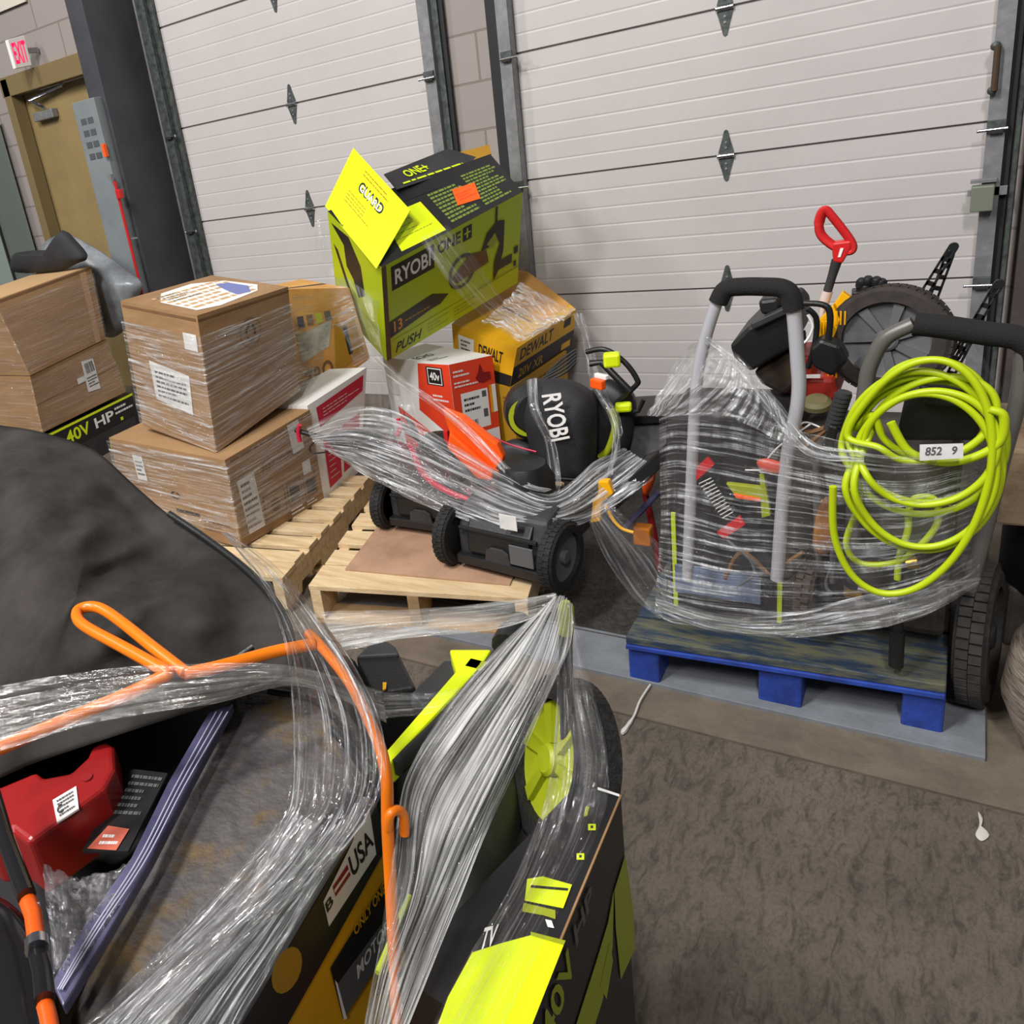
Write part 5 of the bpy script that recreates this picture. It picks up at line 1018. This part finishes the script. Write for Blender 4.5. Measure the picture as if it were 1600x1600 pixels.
PT(F, M_paper, g, (556, 1530), (606, 1450), (604, 1432), (554, 1508), 'MOTOR', 3)
PT(F, mat('ochre_ink', (120, 84, 20), .5), g, (586, 1560), (616, 1520), (612, 1500), (582, 1540), 'GUAR', 1)
for k_ in range(14):
    a = 2 * math.pi * k_ / 14
PX(F, M_olive, g, [(446 + 24 * math.cos(a * math.pi / 8) , 1515 - 34 * math.sin(a * math.pi / 8) - 14 * math.cos(a * math.pi / 8)) for a in range(16)], 1)
g.build('carton', None, t)
# black and lime carton at the bottom
K1, K2 = Q(970, 1243, z=.8), Q(815, 1645, z=.8); K2.x = K1.x + .006; dn = Vector((0, 0, -.799)); F = Face(K2 + dn, K1 + dn, K1, K2); wv = Vector((-.11, .01, 0)); wf = Vector((-.042, .004, 0))
t = thing('product_carton', (K1 + K2) / 2 + dn, 'black and lime carton with a 40V side, at the bottom centre of the foreground', 'box')
g = MB().use(M_ink); g.hexa([K2 + dn, K1 + dn, K1 + dn + wf, K2 + dn + wv, K2, K1, K1 + wf, K2 + wv])
PX(F, M_limed, g, [(975, 1335), (988, 1425), (990, 1482), (968, 1530), (960, 1450), (958, 1390)], 1); PX(F, M_limed, g, [(957, 1390), (948, 1440), (930, 1500), (885, 1640), (915, 1640), (940, 1560), (955, 1480)], 1)
PX(F, M_limed, g, [(950, 1470), (955, 1500), (945, 1560), (935, 1540)], 2); PT(F, M_limed, g, (856, 1640), (898, 1500), (884, 1478), (838, 1610), '40V', 2); PT(F, M_grey, g, (898, 1480), (925, 1400), (920, 1380), (893, 1450), 'HP', 2)
TF = Face(K2, K1, K1 + wv, K2 + wv)
PX(TF, M_limeb, g, [(830, 1463), (881, 1478), (815, 1645), (668, 1650), (700, 1560), (738, 1490), (785, 1475)], 1)
PX(TF, M_limed, g, [(829, 1458), (884, 1472), (881, 1479), (830, 1464)], 2)
PX(TF, M_limeb, g, [(824, 1375), (848, 1371), (894, 1384), (880, 1421), (820, 1409)], 1); PX(TF, M_ink, g, [(830, 1385), (888, 1390), (887, 1394), (829, 1389)], 2); PX(TF, M_limed, g, [(818, 1412), (868, 1424), (868, 1438), (850, 1432), (816, 1426)], 1)
PX(TF, M_white, g, [(852, 1438), (862, 1440), (866, 1452), (856, 1450)], 1)
for (u, v) in ((925, 1294), (907, 1340)):
    PX(TF, M_limeb, g, [(u - 6, v - 5), (u + 6, v - 5), (u + 6, v + 5), (u - 6, v + 5)], 1); PX(TF, M_ink, g, [(u - 2, v - 2), (u + 2, v - 2), (u + 2, v + 2), (u - 2, v + 2)], 2)
PX(TF, M_limed, g, [(915, 1262), (921, 1262), (918, 1276), (912, 1278)], 1)
PT(TF, M_white, g, (748, 1488), (772, 1480), (780, 1446), (758, 1452), 'TV', 2)
PX(TF, M_paper, g, [(934, 1232), (968, 1243), (968, 1247), (934, 1236)], 2)
g.use(M_crd); g.tube([K1, K2], .0012, 6)
g.build('carton', None, t)
# lime mower in the middle distance of the foreground pile
t = thing('lawn_mower', Q(760, 1250, z=.3), 'lime and black mower under the fan of film in the centre foreground', 'lawn mower')
g = MB().use(M_limeb); pl = QL([(702, 1014), (768, 1014), (752, 1040), (609, 1192), (600, 1176), (712, 1048)], z=.84); g.prism(pl, (0, 0, -.03)); g.build('lime_arm', None, t, bevel=.003)
g = MB().use(M_dgrey); g.prism(QL([(640, 1084), (694, 1030), (714, 1032), (714, 1058), (660, 1104)], z=.82), (0, 0, -.05)); g.build('dark_bar', None, t, bevel=.004)
g = MB().use(M_black); g.tube(catmull(QL([(618, 1200), (700, 1120), (775, 1030), (815, 985)], z=.83), 20), .010); g.tube(QL([(790, 1010), (800, 990), (818, 975)], z=.85), .018); g.build('fold_joint', None, t, smooth=True)
g = MB().use(M_limed); g.box(Q(745, 1048, z=.83), (.025, .02, .02)); g.build('lime_latch', None, t, bevel=.002)
g = MB().use(mat('green_black', (38, 40, 30), .6, n=8, rgb2=(20, 20, 18))); sil = QL([(620, 1210), (700, 1120), (775, 1060), (806, 1080), (818, 1150), (812, 1290), (780, 1420), (720, 1500), (640, 1460), (606, 1330)], z=.70); pillow(g, sil, .04, .3, seg=50, power=.5, seed=4, wob=.02); g.build('deck', None, t, smooth='all')
wheel('w', t, Q(876, 1190, d=.97), (-.68, -.60, .42), .093, .045, hub=M_limed, tyre=M_blackr, spokes=6, lugs=56, tread=.001)
g = MB().use(M_lime); g.tube(QL([(590, 1520), (640, 1400)], z=.78), .003); g.build('lime_stripe', None, t)
# tall handle carrying the peak of the film
t = thing('tool_pole', Q(885, 945, z=.98), 'upright lime-tipped pole end poking the film into a peak', 'pole')
g = MB().use(M_limed); a = Q(884, 948, z=.985); b_ = Vector((a.x - .02, a.y + .02, .80)); g.tube([a + Vector((0, 0, .006)), a, a.lerp(b_, .18)], [.004, .008, .008], 14); g.build('lime_tip', None, t, smooth=True)
g = MB().use(M_black); g.tube([a.lerp(b_, .18), b_, Vector((a.x - .05, a.y + .05, .45))], .007, 12); g.build('shaft', None, t, smooth=True)
# black boxy part behind film, at left of the lime arm
t = thing('black_bracket', Q(600, 1050, z=.7), 'matt black bracket with a yellow warning mark left of the lime arm', 'bracket')
g = MB().use(M_black); g.prism(QL([(556, 1026), (624, 1022), (650, 1074), (584, 1084)], z=.78), (0, 0, -.1)); g.build('body', None, t, bevel=.004)
g = MB().use(M_dgrey); g.prism(QL([(556, 1026), (592, 992), (618, 1010), (624, 1022)], z=.785), (0, 0, -.02)); g.build('top', None, t, bevel=.003)
g = MB().use(M_yel); g.prism(QL([(598, 1066), (604, 1066), (603, 1076), (598, 1078)], z=.784), (0, 0, -.002)); g.build('warning_mark', None, t)
# big black fabric bag
t = thing('fabric_bag', (-1.3, -3.0, .6), 'huge black fabric grass bag slumped over the left foreground', 'bag')
sil = [Q(u, v, d=dd_) for u, v, dd_ in ((-60, 668, 1.75), (20, 667, 1.70), (90, 682, 1.62), (150, 705, 1.52), (210, 758, 1.42), (265, 805, 1.32), (330, 848, 1.24), (395, 900, 1.14), (440, 955, 1.05), (456, 1005, .98), (452, 1052, .95), (410, 1075, .94), (320, 1105, .93), (180, 1150, .92), (60, 1190, .92), (-60, 1230, .92), (-200, 1200, 1.1), (-260, 950, 1.4), (-200, 740, 1.7))]
def bagmesh():
    S = catclosed(sil, 90); c = Q(120, 930, d=1.18); nrm = (CAM - c).normalized(); vs = []; fs = []; R_ = 26; seg = 90
    for r in range(R_ + 1):
        f = 1 - r / R_
        for i in range(seg):
            p = c.lerp(S[i], f); h = (1 - f ** 2.2) * .11
            q = p * 3.2; fold = abs(mnoise.noise(Vector((q.x * 1.4 + q.z * 1.8, q.y * .8, 3.1)))) ; f2 = abs(mnoise.noise(Vector((p.x * 9 - p.z * 6, p.y * 5 + p.z * 7, 8.0)))); h += (.06 * mnoise.noise(p * 5 + Vector((4, 0, 0))) - .11 * fold - .03 * f2 + .010 * mnoise.noise(p * 22)) * min(1, (1 - f) * 5)
            vs.append(p + nrm * h)
    for r in range(R_):
        for i in range(seg): fs.append((r * seg + i, r * seg + (i + 1) % seg, (r + 1) * seg + (i + 1) % seg, (r + 1) * seg + i))
    b = len(vs)
    for r in range(1, 8):
        f = 1 - r / 7
        for i in range(seg): vs.append(c.lerp(S[i], f) - nrm * (1 - f ** 2) * .3 + Vector((0, 0, -.12 * (1 - f))))
    prev = list(range(seg))
    for r in range(7):
        cur = [b + r * seg + i for i in range(seg)]
        for i in range(seg): fs.append((prev[i], cur[i], cur[(i + 1) % seg], prev[(i + 1) % seg]))
        prev = cur
    return MB().use(M_cloth).add(vs, fs)
bagmesh().build('fabric_body', None, t, smooth='all')
g = MB().use(M_black); g.tube(catmull([Q(395, 1010, d=.94), Q(350, 1040, d=.93), Q(300, 1062, d=.90)], 10) + [], .004); g.tube(catmull([Q(u, v, d=dd_ - .015) for u, v, dd_ in ((265, 803, 1.31), (330, 847, 1.23), (395, 899, 1.13), (440, 955, 1.04), (456, 1005, .97))], 30), .005); g.build('piping', None, t, smooth=True)
# orange steel tube frame
t = thing('orange_bag_holder', Q(270, 1055, z=1.0), 'orange steel tube bag frame with a long narrow loop, left foreground', 'frame tool')
R_ = .0066
g = MB().use(M_orgm); g.tube(catmull([Q(u, v, z=zz) for u, v, zz in ((-60, 1196, 1.0), (20, 1160, 1.0), (120, 1118, 1.0), (205, 1082, 1.0), (245, 1062, 1.003), (262, 1052, 1.006), (240, 1038, 1.008), (190, 1010, 1.01), (140, 983, 1.012), (122, 968, 1.013), (122, 954, 1.014), (140, 948, 1.014), (160, 952, 1.013), (190, 972, 1.01), (240, 1012, 1.008), (290, 1051, 1.0))], 110), R_, 14); g.build('loop', None, t, smooth=True)
g = MB().use(M_orgm); g.tube(catmull([Q(u, v, z=zz) for u, v, zz in ((288, 1053, 1.0), (340, 1042, .995), (430, 1018, .985), (492, 1006, .98))], 40), R_, 12); g.build('right_bar', None, t, smooth=True)
g = MB().use(M_orgm); g.tube(catmull([Q(482, 990, z=.978), Q(500, 1008, z=.978), Q(545, 1065, z=.972), Q(585, 1145, z=.965), Q(603, 1210, x=-.365), Q(606, 1300, x=-.362), Q(614, 1450, x=-.358), Q(622, 1640, x=-.352)], 70), [.0056] * 70, 12); g.build('side_bar', None, t, smooth=True)
g = MB().use(M_orgm); g.tube(catmull([Q(606, 1294, x=-.36), Q(610, 1272, x=-.357), Q(622, 1266, x=-.354), Q(631, 1276, x=-.352), Q(632, 1304, x=-.352)], 20), .0045, 10); g.build('hook', None, t, smooth=True)
# red moulded tool
t = thing('red_tool', Q(90, 1250, z=.9), 'red moulded plastic tool body with a white sticker, left foreground', 'tool')
g = MB().use(mat('red_casing', (140, 26, 26), .3)); g.prism(QL([(-30, 1236), (3, 1227), (58, 1204), (68, 1214), (110, 1206), (136, 1182), (142, 1166), (164, 1156), (178, 1164), (180, 1200), (164, 1230), (113, 1268), (45, 1316), (18, 1296), (-30, 1300)], z=.90), (0, 0, -.07)); g.build('casing', None, t, bevel=.006, bseg=3)
rl = QL([(82, 1250), (89, 1285), (123, 1263), (119, 1228)], z=.9015); g = MB().use(M_paper); g.prism(rl, (0, 0, -.002)); g.build('white_sticker', None, t); g = MB(); Face(rl[1], rl[2], rl[3], rl[0], .0008).text(g, M_ink, 'C', .1, .25, .35, .6).lines(g, M_grey, .15, .1, .85, .9, 5); g.build('sticker_print', None, t)
g = MB().use(M_dred); g.lathe(Q(136, 1216, z=.90), (0, 0, 1), [(.006, 0), (.006, .002), (0, .002)], 12); g.build('screw_boss', None, t)
# slate strip, dusty deck, near-black box coloured as the shade of the cavity
tag(MB().use(mat('cavity_black', (16, 14, 14), .7)).box((-.95, -3.36, .385), (.62, .62, .77)).build('dark_gap_box', bevel=.02), 'plain near-black box standing in for the dark gap under the orange tube', 'mower part')
t = thing('cutting_deck', Q(380, 1300, z=.8), 'dusty black cutting deck caked with dry grass, left foreground', 'mower part')
g = MB().use(M_mud); sil = QL([(352, 1110), (400, 1072), (470, 1060), (540, 1110), (578, 1190), (540, 1262), (470, 1340), (390, 1460), (300, 1600), (230, 1680), (100, 1660), (160, 1480), (250, 1300)], z=.855); pillow(g, sil, .02, .12, rings=12, seg=70, power=.5, seed=9, wob=.02); g.build('deck_shell', None, t, smooth='all')
g = MB().use(M_black); g.tube(catmull(QL([(520, 1140), (545, 1165), (580, 1215)], z=.89), 12), .006); g.tube(catmull(QL([(420, 1080), (500, 1100), (575, 1190)], z=.872), 16), .004); g.build('cable', None, t, smooth=True)
t = thing('slate_strip', Q(220, 1330, z=.88), 'slate-blue shiny ribbed strip running diagonally through the left foreground', 'strip')
g = MB().use(M_purple); pl = QL([(326, 1112), (364, 1098), (298, 1220), (236, 1340), (160, 1470), (98, 1572), (80, 1534), (134, 1440), (204, 1340), (262, 1222)], z=.90); g.prism(pl, (0, 0, -.012)); g.build('strip', None, t, bevel=.002)
g = MB().use(mat('strip_highlight', (176, 176, 196), .25))  # thin pale lines paint highlights along the strip
for off in (0, 9, 18): g.tube(catmull(QL([(338 + off, 1112), (276 + off * .8, 1224), (216 + off * .7, 1342), (146 + off * .6, 1450), (90 + off * .4, 1546)], z=.903), 20), .0008, 6)
g.build('rib', None, t, smooth=True)
# printed hang card in the shadow
t = thing('hang_card', Q(180, 1290, z=.86), 'dark packaging card with faint white print beside the red tool', 'card')
c4 = QL([(128, 1330), (200, 1330), (262, 1208), (196, 1200)], z=.865); g = MB().use(M_ink); g.prism(c4, (0, 0, -.003)); g.build('card', None, t); g = MB(); f = Face(*c4, .001); f.lines(g, M_grey, .25, .4, .95, .95, 6, 5).poly(g, mat('salmon_print', (190, 96, 76), .5), [(.1, .02), (.75, .0), (.8, .25), (.3, .28)]).lines(g, M_white, .3, .05, .7, .2, 2); g.build('print', None, t)
# black handle tube with orange collar at the left edge
t = thing('black_handle_tool', Q(20, 1450, z=.9), 'black tube with an orange and chrome collar at the lower left edge', 'tool')
g = MB().use(mat('gloss_tube', (24, 24, 26), .15)); g.tube(QL([(-12, 1240), (8, 1310), (42, 1400)], z=.97), .0075, 14); g.build('upper_tube', None, t, smooth=True)
g = MB().use(mat('deep_orange', (214, 84, 18), .3)); g.tube(QL([(40, 1398), (52, 1430), (58, 1474)], z=.965), .0068, 14); g.build('orange_collar', None, t, smooth=True)
g = MB().use(M_chrome); g.tube(QL([(57, 1470), (58, 1484)], z=.965), .009, 14); g.tube(QL([(36, 1418), (62, 1412)], z=.967), .0015, 8); g.build('chrome_ring', None, t, smooth=True)
g = MB().use(mat('gloss_tube', (24, 24, 26), .15)); g.tube(QL([(58, 1486), (66, 1520), (70, 1562)], z=.96), .0074, 14); g.build('lower_tube', None, t, smooth=True)
g = MB().use(mat('deep_orange', (214, 84, 18), .3)); g.tube(QL([(68, 1560), (76, 1590), (86, 1650)], z=.955), .0062, 12); g.build('orange_sleeve', None, t, smooth=True)
t = thing('gloss_black_casing', Q(20, 1540, z=.85), 'glossy black plastic casing in the bottom left corner', 'tool')
g = MB().use(mat('gloss_tube', (24, 24, 26), .15)); pillow(g, QL([(-60, 1400), (0, 1402), (44, 1440), (72, 1500), (84, 1640), (60, 1720), (-80, 1700)], z=.90), .018, .1, seg=40, power=.5); g.build('casing', None, t, smooth='all')
# clear crumpled packaging
film('clear_packaging', [QL([(68, 1350), (130, 1370), (210, 1350)], z=.895), QL([(70, 1400), (130, 1410), (195, 1400)], z=.90), QL([(78, 1450), (125, 1460), (165, 1450)], z=.90), QL([(82, 1520), (100, 1530), (120, 1520)], z=.90)], film_mat('clear_packaging', 25, 25, .12, .75, .46, .66, tint=(200, 196, 206), crk=60, gloss=.25, bump=1.4), 'crumpled clear plastic packaging beside the orange collar', 'packaging', nu=50, nv=50, amp=.008, freq=9, seed=41, along=3)
# ---- film over the foreground
Z = lambda pts: [Q(u, v, z=zz) for u, v, zz in pts]
X = lambda pts: [Q(u, v, x=xx) if xx < 0 else Q(u, v, z=xx) for u, v, xx in pts]
film('stretch_film', [X([(858, 945, .985), (780, 1010, .965), (694, 1110, .935), (632, 1220, .90), (612, 1350, -.35), (588, 1500, -.34), (560, 1660, -.34)]), X([(866, 934, .995), (800, 1030, .97), (720, 1140, .93), (660, 1240, .90), (640, 1380, -.335), (600, 1520, -.33), (570, 1660, -.33)]), X([(880, 931, 1.0), (846, 1050, .97), (786, 1165, .93), (722, 1290, .90), (672, 1410, -.32), (625, 1530, -.31), (590, 1660, -.31)]), X([(894, 944, .99), (890, 1005, .975), (850, 1100, .94), (796, 1220, .90), (740, 1350, .88), (690, 1470, .87), (615, 1660, .87)])],
     film_mat('stretch_film_fan', 2.0, 230, .05, 1.0, .43, .60, tint=(206, 206, 204), crk=60, gloss=.06, bump=.6, rough=.3), 'dense fan of grey stretch film spreading down from the lime-tipped peak', nu=110, nv=130, amp=.0028, freq=26, seed=31)
film('stretch_film', [X([(500, 956, .93), (640, 952, .94), (780, 940, .97), (868, 926, .995)]), X([(515, 985, .925), (640, 972, .935), (780, 960, .965), (870, 940, .99)]), X([(540, 1016, .92), (650, 995, .93), (770, 985, .955), (862, 955, .985)])], film_mat('stretch_film_band', 3, 170, .16, .8, .42, .68, crk=60, gloss=.12, bump=.7, tint=(206, 206, 202)), 'horizontal band of film from the bag across to the lime-tipped peak', nu=80, nv=44, amp=.003, freq=20, seed=32)
film('stretch_film', [X([(598, 1082, .89), (700, 1078, .90), (800, 1045, .93), (860, 990, .965)]), X([(602, 1124, .885), (690, 1112, .895), (780, 1075, .92), (850, 1010, .96)])], F_near2, 'thin lower band of film crossing the lime mower arm', nu=60, nv=24, amp=.002, freq=12, seed=33)
film('stretch_film', [X([(892, 945, .985), (926, 1070, .93), (950, 1190, .90), (938, 1290, .87), (860, 1450, .86), (760, 1660, .86)]), X([(890, 990, .97), (900, 1090, .93), (915, 1200, .90), (890, 1310, .87), (820, 1450, .86), (700, 1660, .86)]), X([(870, 1060, .95), (870, 1140, .93), (850, 1250, .90), (800, 1380, .87), (730, 1500, .86), (640, 1670, .86)])], film_mat('stretch_film_dim', 2.5, 240, .01, .42, .48, .74, crk=60, gloss=.09, bump=.8, tint=(200, 196, 196)), 'clear film curving round the lime-hubbed wheel and over the black carton', nu=90, nv=70, amp=.003, freq=20, seed=34)
film('stretch_film', [X([(352, 832, .96), (430, 885, .985), (510, 975, 1.0), (570, 1070, 1.0), (600, 1160, .99), (592, 1250, .97), (520, 1350, .95), (380, 1480, .94), (190, 1660, .94)]), X([(350, 834, .96), (415, 895, .985), (480, 990, 1.0), (530, 1100, 1.0), (540, 1200, .99), (520, 1280, .97), (450, 1370, .95), (320, 1490, .94), (130, 1660, .94)]), X([(350, 836, .96), (400, 900, .985), (440, 985, 1.0), (455, 1100, 1.0), (450, 1250, .985), (420, 1300, .97), (350, 1380, .95), (250, 1490, .94), (90, 1640, .94)])],
     film_mat('stretch_film_clearstreak', 3.2, 150, .01, 1.0, .49, .62, crk=90, gloss=.16, bump=1.2, rough=.14), 'glossy film sheath curling round the bag edge and down over the dusty deck', nu=130, nv=110, amp=.0055, freq=16, seed=35, along=2)
film('stretch_film', [X([(580, 1236, .97), (502, 1380, .945), (430, 1500, .935), (345, 1660, .93)]), X([(520, 1290, .955), (430, 1400, .935), (310, 1540, .93), (200, 1670, .93)]), X([(452, 1262, .965), (370, 1400, .935), (230, 1530, .93), (110, 1660, .93)])], film_mat('stretch_film_sheet', 2.5, 200, .02, 1.0, .46, .60, crk=70, gloss=.10, bump=1.0), 'streaked sheet of film running to the bottom left over the deck', nu=90, nv=80, amp=.005, freq=22, seed=36)
film('stretch_film', [X([(-40, 1078, 1.02), (120, 1052, 1.02), (260, 1036, 1.02), (450, 1040, 1.01), (596, 1080, .98)]), X([(-40, 1130, 1.02), (120, 1092, 1.02), (270, 1066, 1.02), (450, 1056, 1.01), (600, 1100, .975)]), X([(-40, 1186, 1.01), (150, 1130, 1.015), (330, 1098, 1.015), (470, 1072, 1.005), (604, 1130, .97)])], film_mat('stretch_film_smoky', 2.5, 130, .06, .42, .46, .72, crk=50, gloss=.07, bump=.5, tint=(196, 192, 184)), 'smoky band of film stretched across the orange tube', nu=80, nv=36, amp=.002, freq=8, seed=37)

# ================================================================== groups of look-alikes
for pre, gname in (('cardboard_box', 'brown cartons stacked on the left'), ('wooden_pallet', 'wooden pallets on the floor'), ('perforated_strut', 'black struts in the right pile'), ('hand_truck', 'hand trucks on the blue pallet'), ('mower_hood', 'mower parts bound in film in the middle'), ('product_carton', 'printed product cartons'), ('stretch_film', 'stretch film round the piles'), ('folded_mower', 'folded mower handles in the middle pile'), ('lawn_mower', 'lawn mowers in the piles'), ('film_scrap', 'scraps of film on the floor')):
    for o in COL.objects:
        if o.parent is None and (o.name == pre or o.name.startswith(pre + '.')): o['group'] = gname
